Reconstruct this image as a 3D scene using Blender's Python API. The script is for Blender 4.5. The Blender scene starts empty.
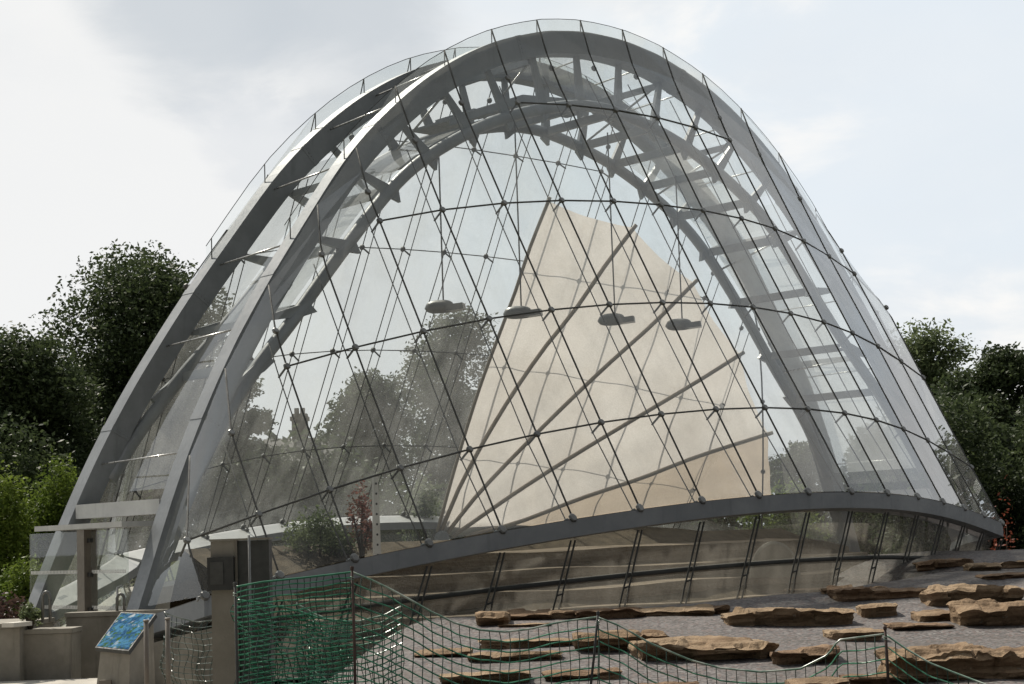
import bpy, bmesh, math, random
import numpy as np
from mathutils import Vector, Matrix, noise

scene = bpy.context.scene
col = scene.collection
R = math.radians
rng = np.random.default_rng(7)
random.seed(7)

# ------------------------------------------------------------------ camera
CAM = np.array([-21.416, -22.507, 1.719])
YAW, PIT, ROLL, FPX = 0.728, 0.107, -0.035, 1820.75
cy_, sy_ = math.cos(YAW), math.sin(YAW)
r0 = np.array([cy_, -sy_, 0.0]); uh = np.array([sy_, cy_, 0.0])
f0 = np.array([sy_ * math.cos(PIT), cy_ * math.cos(PIT), math.sin(PIT)])
u0 = np.array([-sy_ * math.sin(PIT), -cy_ * math.sin(PIT), math.cos(PIT)])
cr, sr = math.cos(ROLL), math.sin(ROLL)
RX = cr * r0 + sr * u0
UX = cr * u0 - sr * r0
cd = bpy.data.cameras.new('camera')
cam = bpy.data.objects.new('camera', cd); col.objects.link(cam)
cd.sensor_width = 36.0; cd.lens = FPX * 36.0 / 1024.0
cd.clip_start = 0.1; cd.clip_end = 3000
cam.matrix_world = Matrix(((RX[0], UX[0], -f0[0], CAM[0]), (RX[1], UX[1], -f0[1], CAM[1]),
                           (RX[2], UX[2], -f0[2], CAM[2]), (0, 0, 0, 1)))
scene.camera = cam

# ------------------------------------------------------------------ sky, sun, exposure
SUN_AZ, SUN_EL = R(8), R(50)          # azimuth from +y towards +x
S = Vector((math.sin(SUN_AZ) * math.cos(SUN_EL), math.cos(SUN_AZ) * math.cos(SUN_EL), math.sin(SUN_EL)))
world = bpy.data.worlds.new('World'); scene.world = world; world.use_nodes = True
wt = world.node_tree; wt.nodes.clear()
def wn(t, **k):
    n = wt.nodes.new(t)
    for a, b in k.items(): setattr(n, a, b)
    return n
def wl(a, b): wt.links.new(a, b)
out = wn('ShaderNodeOutputWorld'); bg = wn('ShaderNodeBackground'); bg.inputs['Strength'].default_value = 0.1
sky = wn('ShaderNodeTexSky', sky_type='NISHITA', sun_disc=False, sun_elevation=SUN_EL, sun_rotation=SUN_AZ)
sky.air_density = 1.0; sky.dust_density = 2.5
tc = wn('ShaderNodeTexCoord')
mp = wn('ShaderNodeMapping'); mp.inputs['Scale'].default_value = (1.0, 1.0, 2.2)
wl(tc.outputs['Generated'], mp.inputs['Vector'])
n1 = wn('ShaderNodeTexNoise'); n1.inputs['Scale'].default_value = 9.0; n1.inputs['Detail'].default_value = 9
n1.inputs['Roughness'].default_value = 0.56; n1.inputs['Distortion'].default_value = 0.3
wl(mp.outputs[0], n1.inputs['Vector'])
n2 = wn('ShaderNodeTexNoise'); n2.inputs['Scale'].default_value = 3.0; n2.inputs['Detail'].default_value = 7
n2.inputs['Roughness'].default_value = 0.5
mp2 = wn('ShaderNodeMapping'); mp2.inputs['Location'].default_value = (3.1, 1.7, 0.4); mp2.inputs['Scale'].default_value = (1, 1, 2.6)
wl(tc.outputs['Generated'], mp2.inputs['Vector']); wl(mp2.outputs[0], n2.inputs['Vector'])
def dirblob(d, r_in, r_out):          # a cloud bank round one direction of the sky
    d = Vector(d).normalized()
    dp = wn('ShaderNodeVectorMath', operation='DOT_PRODUCT'); dp.inputs[1].default_value = d
    wl(tc.outputs['Generated'], dp.inputs[0])
    ad = wn('ShaderNodeMath', operation='MULTIPLY_ADD'); ad.inputs[1].default_value = 0.006; wl(n1.outputs['Fac'], ad.inputs[0])
    wl(dp.outputs['Value'], ad.inputs[2])
    mr = wn('ShaderNodeMapRange', interpolation_type='SMOOTHSTEP'); wl(ad.outputs[0], mr.inputs['Value'])
    mr.inputs['From Min'].default_value = math.cos(r_out) + 0.003; mr.inputs['From Max'].default_value = math.cos(r_in) + 0.003
    return mr.outputs['Result']
def wmix(fac, a, b):
    m = wn('ShaderNodeMix', data_type='RGBA')
    if hasattr(fac, 'links'): wl(fac, m.inputs[0])
    else: m.inputs[0].default_value = fac
    for s, v in ((6, a), (7, b)):
        if hasattr(v, 'links'): wl(v, m.inputs[s])
        else: m.inputs[s].default_value = (*v, 1)
    return m.outputs[2]
def pxdir(px, py):
    xs, ys = px - 512, py - 342
    x = xs * cr + ys * sr; y = -xs * sr + ys * cr
    return f0 + r0 * x / FPX - u0 * y / FPX
cr1 = wn('ShaderNodeValToRGB'); wl(n1.outputs['Fac'], cr1.inputs[0])
cr1.color_ramp.elements[0].position = 0.30; cr1.color_ramp.elements[1].position = 0.68
cr1.color_ramp.elements[0].color = (6.9, 7.1, 7.3, 1); cr1.color_ramp.elements[1].color = (8.3, 8.2, 8.0, 1)
hazy = wmix(0.86, sky.outputs[0], (7.5, 8.05, 8.4))
cr2 = wn('ShaderNodeMapRange', interpolation_type='SMOOTHSTEP'); wl(n2.outputs['Fac'], cr2.inputs['Value'])
cr2.inputs['From Min'].default_value = 0.36; cr2.inputs['From Max'].default_value = 0.60
c = wmix(cr2.outputs[0], hazy, cr1.outputs[0])
c = wmix(dirblob(pxdir(120, 330), R(2), R(15)), c, (7.9, 7.95, 7.95))
bl = dirblob(pxdir(1010, 60), R(2), R(13))
mb_ = wn('ShaderNodeMath', operation='MULTIPLY'); wl(bl, mb_.inputs[0]); mb_.inputs[1].default_value = 0.75
c = wmix(mb_.outputs[0], c, (6.9, 7.5, 8.1))
for px_, py_, ra_, k_ in ((765, 60, 3.4, .6), (985, 315, 3.6, .75), (700, 20, 2.6, .5), (60, 150, 3.0, .0)):
    w_ = dirblob(pxdir(px_, py_), R(.2), R(ra_)); wm_ = wn('ShaderNodeMath', operation='MULTIPLY'); wl(w_, wm_.inputs[0])
    tx_ = wn('ShaderNodeMapRange', interpolation_type='SMOOTHSTEP'); wl(n1.outputs['Fac'], tx_.inputs['Value'])
    tx_.inputs['From Min'].default_value = .38; tx_.inputs['From Max'].default_value = .62; tx_.inputs['To Max'].default_value = k_
    wl(tx_.outputs[0], wm_.inputs[1]); c = wmix(wm_.outputs[0], c, (9.2, 8.9, 8.5))
g1 = dirblob(pxdir(355, 5), R(.3), R(4.4))
mg = wn('ShaderNodeMath', operation='MULTIPLY'); wl(g1, mg.inputs[0]); mg.inputs[1].default_value = 0.85
c = wmix(mg.outputs[0], c, (5.2, 5.6, 6.0))
g3 = dirblob(pxdir(215, 5), R(.3), R(4.2))
mg3 = wn('ShaderNodeMath', operation='MULTIPLY'); wl(g3, mg3.inputs[0]); mg3.inputs[1].default_value = 0.85
c = wmix(mg3.outputs[0], c, (5.3, 5.7, 6.1))
g2 = dirblob(pxdir(250, 140), R(0.5), R(2.6))
mg2 = wn('ShaderNodeMath', operation='MULTIPLY'); wl(g2, mg2.inputs[0]); mg2.inputs[1].default_value = 0.45
c = wmix(mg2.outputs[0], c, (6.2, 6.5, 6.9))
dp = wn('ShaderNodeVectorMath', operation='DOT_PRODUCT'); dp.inputs[1].default_value = Vector((.45, .78, .42)).normalized()
wl(tc.outputs['Generated'], dp.inputs[0])
bk = wn('ShaderNodeMapRange', interpolation_type='SMOOTHSTEP'); wl(dp.outputs['Value'], bk.inputs['Value'])
bk.inputs['From Min'].default_value = -.25; bk.inputs['From Max'].default_value = .75
blue = wmix(cr2.outputs[0], (1.5, 1.7, 1.9), (2.4, 2.45, 2.5))
c = wmix(bk.outputs['Result'], blue, c)
wl(c, bg.inputs['Color']); wl(bg.outputs[0], out.inputs['Surface'])

sl = bpy.data.lights.new('sun', 'SUN'); sl.energy = 5.0; sl.angle = R(0.6); sl.color = (1.0, 0.93, 0.82)
so = bpy.data.objects.new('sun', sl); col.objects.link(so)
so.rotation_euler = (-S).to_track_quat('-Z', 'Y').to_euler(); so.location = (0, 30, 40)

vs = scene.view_settings
vs.view_transform = 'Standard'; vs.look = 'None'; vs.gamma = 1.0; vs.exposure = 0.18; vs.use_curve_mapping = False
scene.render.engine = 'CYCLES'
scene.cycles.transparent_max_bounces = 40
scene.cycles.max_bounces = 8; scene.cycles.diffuse_bounces = 3; scene.cycles.glossy_bounces = 3
scene.cycles.caustics_reflective = False; scene.cycles.caustics_refractive = False
scene.cycles.sample_clamp_indirect = 6.0
scene.cycles.use_denoising = True

# ------------------------------------------------------------------ materials
def newmat(name):
    m = bpy.data.materials.new(name); m.use_nodes = True
    m.node_tree.nodes.clear()
    return m, m.node_tree
class NT:
    def __init__(s, name):
        s.m, s.t = newmat(name); s.out = s.n('ShaderNodeOutputMaterial')
    def n(s, t, ins=None, **k):
        nd = s.t.nodes.new(t)
        for a, b in k.items(): setattr(nd, a, b)
        for a, b in (ins or {}).items():
            if hasattr(b, 'links'): s.t.links.new(b, nd.inputs[a])
            else: nd.inputs[a].default_value = b
        return nd
    def mix(s, fac, a, b):
        nd = s.n('ShaderNodeMix', data_type='RGBA')
        for i, v in ((0, fac), (6, a), (7, b)):
            if hasattr(v, 'links'): s.t.links.new(v, nd.inputs[i])
            else: nd.inputs[i].default_value = v if i == 0 else (*v, 1)
        return nd.outputs[2]
    def noise(s, scale, detail=4, rough=.5, vec=None, dist=0):
        d = {'Scale': scale, 'Detail': detail, 'Roughness': rough, 'Distortion': dist}
        if vec is None: vec = s.obj()
        d['Vector'] = vec
        return s.n('ShaderNodeTexNoise', d).outputs['Fac']
    def obj(s):
        g = s.n('ShaderNodeNewGeometry'); return g.outputs['Position']
    def ramp(s, v, a, b, lo=0., hi=1.):
        return s.n('ShaderNodeMapRange', {'Value': v, 'From Min': a, 'From Max': b, 'To Min': lo, 'To Max': hi}, interpolation_type='SMOOTHSTEP').outputs[0]
    def scalev(s, sc, v=None):
        return s.n('ShaderNodeMapping', {'Vector': v or s.obj(), 'Scale': sc}).outputs[0]
    def bump(s, h, st, dist=.02):
        return s.n('ShaderNodeBump', {'Height': h, 'Strength': st, 'Distance': dist}).outputs[0]
    def pbr(s, colr, rough=.6, metal=0., normal=None, spec=.5):
        d = {'Roughness': rough, 'Metallic': metal, 'Specular IOR Level': spec}
        d['Base Color'] = colr if hasattr(colr, 'links') else (*colr, 1)
        if normal is not None: d['Normal'] = normal
        p = s.n('ShaderNodeBsdfPrincipled', d)
        s.t.links.new(p.outputs[0], s.out.inputs['Surface']); return s.m
    def surf(s, sh):
        s.t.links.new(sh, s.out.inputs['Surface']); return s.m

def m_paint(name, a, b, rough=.4, metal=0.0, sc=1.5, spec=.5):
    t = NT(name); n = t.noise(sc, 6, .65); n2 = t.noise(sc * 14, 3)
    c = t.mix(t.ramp(n, .35, .68), a, b)
    sk = t.noise(1.0, 6, .65, t.scalev((5, 5, .6)))
    c = t.mix(t.ramp(sk, .54, .74, 0, .38), c, tuple(x * .55 for x in a))
    return t.pbr(c, t.ramp(n2, .3, .7, rough - .08, rough + .12), metal, t.bump(n2, .08, .01), spec)
STEEL = m_paint('grey painted steel', (.165, .178, .189), (.215, .23, .243), .45, .05)
RINGM = m_paint('grey ring steel', (.21, .225, .24), (.27, .285, .30), .5, .0)
STEEL2 = m_paint('pale grey painted steel', (.20, .215, .23), (.26, .275, .29), .45, .0)
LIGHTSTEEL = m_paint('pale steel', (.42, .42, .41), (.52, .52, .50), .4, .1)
DARKSTEEL = m_paint('dark steel', (.06, .062, .06), (.09, .09, .085), .6, .0, spec=.15)
CABLE = m_paint('steel cable', (.085, .085, .08), (.12, .12, .115), .7, .0, spec=.08)
ROD = m_paint('bright rod', (.30, .30, .29), (.36, .36, .35), .3, .6)
CLAMP = m_paint('cast clamp', (.12, .12, .115), (.18, .18, .17), .35, .5)

def m_glass(name, tint, dirt0, dirt1, dirtcol, gl=1.0, wav=.002):
    t = NT(name)
    g = t.n('ShaderNodeNewGeometry')
    ior = t.n('ShaderNodeMapRange', {'Value': g.outputs['Backfacing'], 'To Min': 1.5, 'To Max': 1 / 1.5}).outputs[0]
    nb = t.noise(1.1, 2)
    bp = t.bump(nb, .05, wav * 10)
    fr = t.n('ShaderNodeFresnel', {'IOR': ior}).outputs[0]
    fr = t.n('ShaderNodeMath', {0: fr, 1: 1.55 * gl}, operation='MULTIPLY', use_clamp=True).outputs[0]
    tr = t.n('ShaderNodeBsdfTransparent', {'Color': (*tint, 1)}).outputs[0]
    gs = t.n('ShaderNodeBsdfGlossy', {'Color': (.95, .97, 1, 1), 'Roughness': .015, 'Normal': bp}).outputs[0]
    a = t.n('ShaderNodeMixShader', {0: fr, 1: tr, 2: gs}).outputs[0]
    st = t.noise(1.0, 6, .62, t.scalev((2.2, 2.2, .35)))
    st2 = t.noise(.55, 4, .6)
    m = t.n('ShaderNodeMath', {0: st, 1: st2}, operation='MULTIPLY').outputs[0]
    d = t.ramp(m, .16, .36, dirt0, dirt1)
    df = t.n('ShaderNodeBsdfDiffuse', {'Color': (*dirtcol, 1)}).outputs[0]
    tl = t.n('ShaderNodeBsdfTranslucent', {'Color': (*dirtcol, 1)}).outputs[0]
    dd = t.n('ShaderNodeMixShader', {0: .5, 1: df, 2: tl}).outputs[0]
    return t.surf(t.n('ShaderNodeMixShader', {0: d, 1: a, 2: dd}).outputs[0])
GLASS = m_glass('dusty clear glass', (.93, .95, .94), .10, .22, (.72, .72, .69))
UPG = m_glass('upstand glass', (.96, .98, .98), .01, .035, (.62, .62, .58), .5)
DOORG = m_glass('door glass', (.92, .94, .93), .03, .09, (.64, .64, .60), .45)
GLASSF = m_glass('far dusty glass', (.92, .94, .94), .065, .17, (.72, .72, .69))
SPINE = m_glass('spine glass', (.93, .95, .94), .05, .15, (.66, .66, .62), .7)
FROST = m_glass('frosted glass', (.9, .92, .92), .36, .48, (.80, .81, .80), .7)
SKIRT = m_glass('skirt glass', (.90, .92, .90), .15, .27, (.52, .48, .42), .9)

def m_sail(ca=(.57, .525, .485), cb=(.72, .67, .63), nm='beige sail fabric'):
    t = NT(nm)
    n = t.noise(55, 3, .7); n2 = t.noise(1.2, 5, .6)
    c = t.mix(t.ramp(n, .3, .7), ca, cb)
    c = t.mix(t.ramp(n2, .35, .7, 0, .2), c, (.55, .475, .40))
    df = t.n('ShaderNodeBsdfDiffuse', {'Color': c}).outputs[0]
    tl = t.n('ShaderNodeBsdfTranslucent', {'Color': c}).outputs[0]
    tr = t.n('ShaderNodeBsdfTransparent', {'Color': (1, .95, .88, 1)}).outputs[0]
    a = t.n('ShaderNodeMixShader', {0: .62, 1: df, 2: tl}).outputs[0]
    return t.surf(t.n('ShaderNodeMixShader', {0: .07, 1: a, 2: tr}).outputs[0])
SAIL = m_sail()
SAIL_SHADED = m_sail((.37, .30, .235), (.47, .39, .31), 'shaded sail fabric')  # darker sail copy: shadow and doubled cloth of the lowest panel put into colour
SAILRIB = m_paint('sail batten', (.30, .26, .21), (.36, .31, .25), .6)

def m_concrete(name, a, b, wet=.5):
    t = NT(name); n = t.noise(2.2, 8, .65); s = t.noise(1.3, 5, .6, t.scalev((4, 4, .5)))
    c = t.mix(t.ramp(n, .3, .7), a, b)
    c = t.mix(t.ramp(s, .52, .72, 0, wet), c, tuple(x * .45 for x in a))
    f = t.noise(60, 3)
    return t.pbr(c, .85, 0, t.bump(f, .25, .01), .2)
CONC = m_concrete('weathered concrete', (.20, .185, .155), (.29, .27, .23))
CONCL = m_concrete('pale concrete', (.50, .48, .43), (.62, .59, .53), .15)
PATHM = m_concrete('path paving', (.33, .31, .27), (.45, .42, .37), .15)
FLOORM = m_concrete('glasshouse floor', (.22, .20, .17), (.30, .28, .24), .3)
STONEPOST = m_concrete('stone clad pillar', (.20, .18, .15), (.26, .235, .20), .2)
BLACKM = m_paint('black box', (.015, .015, .015), (.03, .03, .028), .5)
POSTM = m_paint('bronze post', (.13, .11, .09), (.18, .155, .125), .45)
SLATE = m_paint('near black surface', (.035, .035, .033), (.06, .058, .055), .6)

def m_gravel():
    t = NT('purple grey gravel')
    p = t.obj()
    v = t.n('ShaderNodeTexVoronoi', {'Vector': p, 'Scale': 34.0})
    v2 = t.n('ShaderNodeTexVoronoi', {'Vector': p, 'Scale': 70.0})
    sep = t.n('ShaderNodeSeparateColor', {'Color': v.outputs['Color']})
    c = t.mix(t.ramp(sep.outputs[0], 0, 1), (.050, .046, .046), (.150, .139, .136))
    c = t.mix(t.ramp(sep.outputs[1], .88, .97), c, (.20, .19, .18))
    c = t.mix(t.ramp(sep.outputs[2], .8, .95, 0, .6), c, (.16, .10, .085))
    n = t.noise(.5, 5, .6)
    c = t.mix(t.ramp(n, .4, .68, 0, .45), c, (.07, .06, .048))
    h = t.n('ShaderNodeMath', {0: v.outputs['Distance'], 1: v2.outputs['Distance']}, operation='ADD').outputs[0]
    return t.pbr(c, .8, 0, t.bump(h, -1.0, .03), .15)
GRAVEL = m_gravel()

def m_stone(name, a, b, cc):
    t = NT(name); p = t.obj()
    n = t.noise(3.0, 8, .68, dist=.4); n2 = t.noise(14, 6, .7)
    w = t.noise(1.0, 4, .6, t.scalev((1.2, 1.2, 14)))
    c = t.mix(t.ramp(n, .32, .68), a, b)
    c = t.mix(t.ramp(w, .5, .66, 0, .55), c, cc)
    c = t.mix(t.ramp(n2, .58, .72, 0, .65), c, tuple(x * .4 for x in a))
    li = t.noise(9, 4, .6)
    c = t.mix(t.ramp(li, .66, .72, 0, .5), c, (.40, .38, .31))
    h = t.n('ShaderNodeMath', {0: n2, 1: w}, operation='ADD').outputs[0]
    return t.pbr(c, .9, 0, t.bump(h, 1.0, .045), .12)
SAND = [m_stone('sandstone one', (.17, .115, .070), (.31, .22, .14), (.135, .080, .045)),
        m_stone('sandstone two', (.145, .092, .056), (.27, .185, .118), (.11, .062, .035)),
        m_stone('sandstone three', (.24, .17, .105), (.34, .25, .165), (.17, .105, .06))]
TERR = m_stone('terrace sandstone', (.23, .185, .135), (.31, .25, .19), (.18, .14, .10))

def m_soil():
    t = NT('dark soil'); n = t.noise(4, 8, .7); n2 = t.noise(40, 3)
    return t.pbr(t.mix(t.ramp(n, .3, .7), (.045, .036, .025), (.10, .08, .055)), .95, 0, t.bump(n2, .6, .03), .1)
SOIL = m_soil()
def m_ground():
    t = NT('rough grass ground'); n = t.noise(.3, 8, .7); n2 = t.noise(9, 5, .7)
    c = t.mix(t.ramp(n, .3, .7), (.045, .055, .02), (.075, .085, .035))
    c = t.mix(t.ramp(n2, .5, .75, 0, .5), c, (.07, .06, .035))
    return t.pbr(c, .95, 0, t.bump(n2, .6, .05), .1)
GROUND = m_ground()

def m_leaf(name, a, b, tl=.35, rough=.5):
    t = NT(name)
    g = t.n('ShaderNodeNewGeometry')
    n = t.noise(.9, 4, .6)
    f = t.n('ShaderNodeMath', {0: g.outputs['Random Per Island'], 1: t.ramp(n, .3, .7)}, operation='ADD').outputs[0]
    c = t.mix(t.ramp(f, .3, 1.7), a, b)
    p = t.n('ShaderNodeBsdfPrincipled', {'Base Color': c, 'Roughness': rough, 'Specular IOR Level': .12}).outputs[0]
    tr = t.n('ShaderNodeBsdfTranslucent', {'Color': c}).outputs[0]
    return t.surf(t.n('ShaderNodeMixShader', {0: tl, 1: p, 2: tr}).outputs[0])
LEAFD = m_leaf('dark leaves', (.036, .052, .024), (.080, .105, .045), .34)
LEAFM = m_leaf('mid leaves', (.08, .105, .05), (.17, .205, .10), .42)
LEAFY = m_leaf('bright hedge leaves', (.075, .115, .018), (.16, .21, .04), .4)
LEAFP = m_leaf('purple hedge leaves', (.05, .03, .028), (.10, .065, .05), .3)
LEAFR = m_leaf('red leaves', (.12, .035, .02), (.26, .07, .04), .35)
PINK = m_leaf('pink flowers', (.10, .075, .04), (.26, .12, .10), .4)
def m_bark():
    t = NT('bark'); n = t.noise(3, 6, .7, t.scalev((6, 6, 1)))
    return t.pbr(t.mix(t.ramp(n, .3, .7), (.05, .04, .03), (.11, .09, .07)), .9, 0, t.bump(n, .8, .05), .1)
BARK = m_bark()
def m_net(name, a, b):
    t = NT(name); n = t.noise(8, 3)
    return t.pbr(t.mix(t.ramp(n, .4, .65), a, b), .32, 0, None, .6)
NETG = m_net('green plastic net', (.018, .155, .08), (.05, .25, .14))
NETD = m_net('dark net strand', (.006, .03, .018), (.012, .05, .03))
ROPE = m_net('pale net rope', (.10, .20, .14), (.40, .45, .38))
NETGLINT = m_net('glint toned net', (.10, .13, .11), (.25, .28, .26))  # silver glints on the green net put into its colour
REDSTAKE = m_paint('rusty red stake', (.06, .04, .033), (.095, .06, .048), .85)
LAMPM = m_paint('lamp housing', (.13, .13, .12), (.18, .18, .17), .4, .3)
BRICK = m_paint('dark brick', (.10, .075, .06), (.15, .11, .09), .9)
ROOFM = m_paint('dark roof tile', (.07, .065, .06), (.11, .10, .09), .8)
WHITEP = m_paint('white post', (.62, .60, .56), (.72, .70, .66), .5)
TICKS = m_paint('white glass marking', (.70, .70, .68), (.8, .8, .78), .6)
def m_panel():
    t = NT('information panel print'); n = t.noise(9, 8, .7, dist=.8); n2 = t.noise(17, 6, .7); n3 = t.noise(8, 5)
    c = t.mix(t.ramp(n, .38, .62), (.02, .055, .13), (.07, .19, .31))
    c = t.mix(t.ramp(n2, .52, .58), c, (.05, .10, .03))
    c = t.mix(t.ramp(n3, .60, .68), c, (.34, .38, .41))
    return t.pbr(c, 1.0, 0, None, 0.0)
PANEL = m_panel()

# ------------------------------------------------------------------ mesh helpers
class MB:
    def __init__(s): s.v = []; s.f = []; s.sm = []
    def add(s, vs_, fs, smooth=False):
        o = len(s.v); s.v += [tuple(map(float, p)) for p in vs_]
        s.f += [tuple(i + o for i in q) for q in fs]; s.sm += [smooth] * len(fs)
    def hexa(s, p):                         # 8 corners: bottom 0-3, top 4-7
        s.add(p, [(3, 2, 1, 0), (4, 5, 6, 7), (0, 1, 5, 4), (1, 2, 6, 5), (2, 3, 7, 6), (3, 0, 4, 7)])
    def box(s, c, size, rz=0.):
        c = np.array(c, float); h = np.array(size, float) / 2; a, b = math.cos(rz), math.sin(rz)
        p = []
        for z in (-1, 1):
            for x, y in ((-1, -1), (1, -1), (1, 1), (-1, 1)):
                X, Y = x * h[0], y * h[1]; p.append((c[0] + X * a - Y * b, c[1] + X * b + Y * a, c[2] + z * h[2]))
        s.hexa(p)
    def loft(s, rings, closed=True, cap=True, smooth=False):
        n = len(rings[0]); vs_ = [p for r in rings for p in r]; fs = []
        for i in range(len(rings) - 1):
            for k in range(n if closed else n - 1):
                k2 = (k + 1) % n; fs.append((i * n + k, i * n + k2, (i + 1) * n + k2, (i + 1) * n + k))
        s.add(vs_, fs, smooth)
        if cap and closed:
            o = len(s.v) - len(vs_)
            s.f.append(tuple(o + k for k in reversed(range(n)))); s.sm.append(False)
            s.f.append(tuple(o + (len(rings) - 1) * n + k for k in range(n))); s.sm.append(False)
    def tube(s, path, r, n=8, cap=True):
        P = [np.array(p, float) for p in path]; rings = []
        rr = r if hasattr(r, '__len__') else [r] * len(P)
        up = np.array([0, 0, 1.0]); last = None
        for i, p in enumerate(P):
            d = P[min(i + 1, len(P) - 1)] - P[max(i - 1, 0)]; d /= (np.linalg.norm(d) + 1e-9)
            if last is None:
                a = np.cross(d, up)
                if np.linalg.norm(a) < .1: a = np.cross(d, np.array([1., 0, 0]))
            else: a = last - d * (last @ d)
            a /= np.linalg.norm(a); last = a; b = np.cross(d, a)
            rings.append([p + rr[i] * (a * math.cos(2 * math.pi * k / n) + b * math.sin(2 * math.pi * k / n)) for k in range(n)])
        s.loft(rings, True, cap, n > 4)
    def bar(s, a, b, w, h, up=(0, 0, 1)):
        a = np.array(a, float); b = np.array(b, float); d = b - a; d /= np.linalg.norm(d)
        u = np.array(up, float); x = np.cross(d, u); x /= np.linalg.norm(x); u = np.cross(x, d)
        q = [(-1, -1), (1, -1), (1, 1), (-1, 1)]
        s.loft([[p + x * w / 2 * i + u * h / 2 * j for i, j in q] for p in (a, b)])
    def disc(s, c, nrm, r, t, n=8, ph=.4):
        c = np.array(c, float); d = np.array(nrm, float); d /= np.linalg.norm(d)
        a = np.cross(d, (0.12, .3, 1.)); a /= np.linalg.norm(a); b = np.cross(d, a)
        ring = lambda k, o: [c + d * o + k * (a * math.cos(ph + 2 * math.pi * i / n) + b * math.sin(ph + 2 * math.pi * i / n)) for i in range(n)]
        s.loft([ring(r * .8, -t / 2), ring(r, -t / 4), ring(r, t / 4), ring(r * .75, t / 2)])
    def grid(s, rows, smooth=True):         # rows of points (open sheet)
        s.loft(rows, False, False, smooth)
    def build(s, name, mat, parent=None):
        me = bpy.data.meshes.new(name); me.from_pydata(s.v, [], s.f); me.update()
        me.polygons.foreach_set('use_smooth', s.sm)
        me.materials.append(mat)
        o = bpy.data.objects.new(name, me); col.objects.link(o)
        if parent is not None: o.parent = parent; o.matrix_parent_inverse = parent.matrix_world.inverted() if False else Matrix.Translation(-world_loc(parent))
        return o
def world_loc(o):
    v = Vector(o.location); p = o.parent
    while p is not None: v = v + (o.matrix_parent_inverse.translation if o.parent else Vector()) ; o = p; v = v + Vector(o.location) if False else v; p = o.parent
    return WL.get(o.name, Vector((0, 0, 0))) if False else (Vector(ROOTLOC.get(root_of(o).name, (0, 0, 0))))
ROOTLOC = {}
def root_of(o):
    while o.parent is not None: o = o.parent
    return o
def empty(name, loc):
    o = bpy.data.objects.new(name, None); col.objects.link(o); o.location = loc; o.empty_display_size = .3
    ROOTLOC[o.name] = tuple(loc); return o
def part(mb, name, mat, parent, top):
    """a part (or, under a part, a sub-part) whose mesh is written in world coordinates"""
    o = mb.build(name, mat)
    o.parent = parent
    if parent is top: o.matrix_parent_inverse = Matrix.Translation(-Vector(ROOTLOC[top.name]))
    return o
def tag(o, label=None, cat=None, group=None, kind=None):
    if label: o['label'] = label
    if cat: o['category'] = cat
    if group: o['group'] = group
    if kind: o['kind'] = kind
    return o
def catmull(pts, n=8):
    P = [np.array(p, float) for p in pts]; P = [2 * P[0] - P[1]] + P + [2 * P[-1] - P[-2]]; out = []
    for i in range(1, len(P) - 2):
        for k in range(n):
            t = k / n; a, b, c_, d = P[i - 1], P[i], P[i + 1], P[i + 2]
            out.append(.5 * (2 * b + (c_ - a) * t + (2 * a - 5 * b + 4 * c_ - d) * t * t + (3 * b - a - 3 * c_ + d) * t ** 3))
    out.append(P[-2]); return np.array(out)
def resample(path, n):
    P = np.array(path, float); L = np.r_[0, np.cumsum(np.linalg.norm(np.diff(P, axis=0), axis=1))]
    t = np.linspace(0, L[-1], n); return np.stack([np.interp(t, L, P[:, k]) for k in range(P.shape[1])], 1)
def at(px, py, s):                         # point of the place: s metres ahead along the ground
    d = pxdir(px, py); return CAM + d * (s / (d @ uh))

# ------------------------------------------------------------------ terrain
def sstep(a, b, x):
    t = np.clip((x - a) / (b - a), 0, 1); return t * t * (3 - 2 * t)
def mound(x, y):
    s = (x - CAM[0]) * uh[0] + (y - CAM[1]) * uh[1]; t = (x - CAM[0]) * r0[0] + (y - CAM[1]) * r0[1]
    z = .42 + .046 * (np.minimum(s, 31) - 15)
    z = np.where(s < 15, .42 + .03 * (s - 15), z)
    z = np.where(s > 31, 1.156 - .02 * (s - 31), z)
    z = np.maximum(z, 0.12)
    # falls away in front of the near glass skirt
    yr = ring_y(np.clip(x, -9.3, 9.3)); gap = -yr - y          # metres outside the ring line
    inside = (x > -10.2) & (x < 6.4)
    e = np.where(inside, sstep(-.6, 1.6, gap), sstep(-.2, 1.2, np.hypot(np.maximum(x - 6.4, 0), np.maximum(y + 4.0, 0)) - .3 + np.maximum(-y - 4.0, 0)))
    side = sstep(-3.0, -1.2, t - .02 * (s - 15))
    far = sstep(60, 46, s)
    e = np.maximum(e, sstep(-.5, 3.0, x))
    z = z + .07 * sstep(3.0, 8.0, t) * sstep(17, 27, s)
    return -.06 + (z + .06) * side * (.35 + .65 * e) * far
def ring_y(x): X = (x / 8) ** 2; return 5.426 - 2.898 * X + 1.267 * X ** 2 - .164 * X ** 3
def ring_z(x): X = (x / 8) ** 2; return 2.239 - .98 * X + .274 * X ** 2 - .09 * X ** 3
def ground_z(x, y): return max(float(mound(np.array(x, float), np.array(y, float))), 0.0)
def on_ground(px, py):
    d = pxdir(px, py); lo = 6.0
    for s in np.arange(7, 60, .05):
        P = CAM + d * (s / (d @ uh))
        if P[2] <= ground_z(P[0], P[1]): return P
    return P

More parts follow.
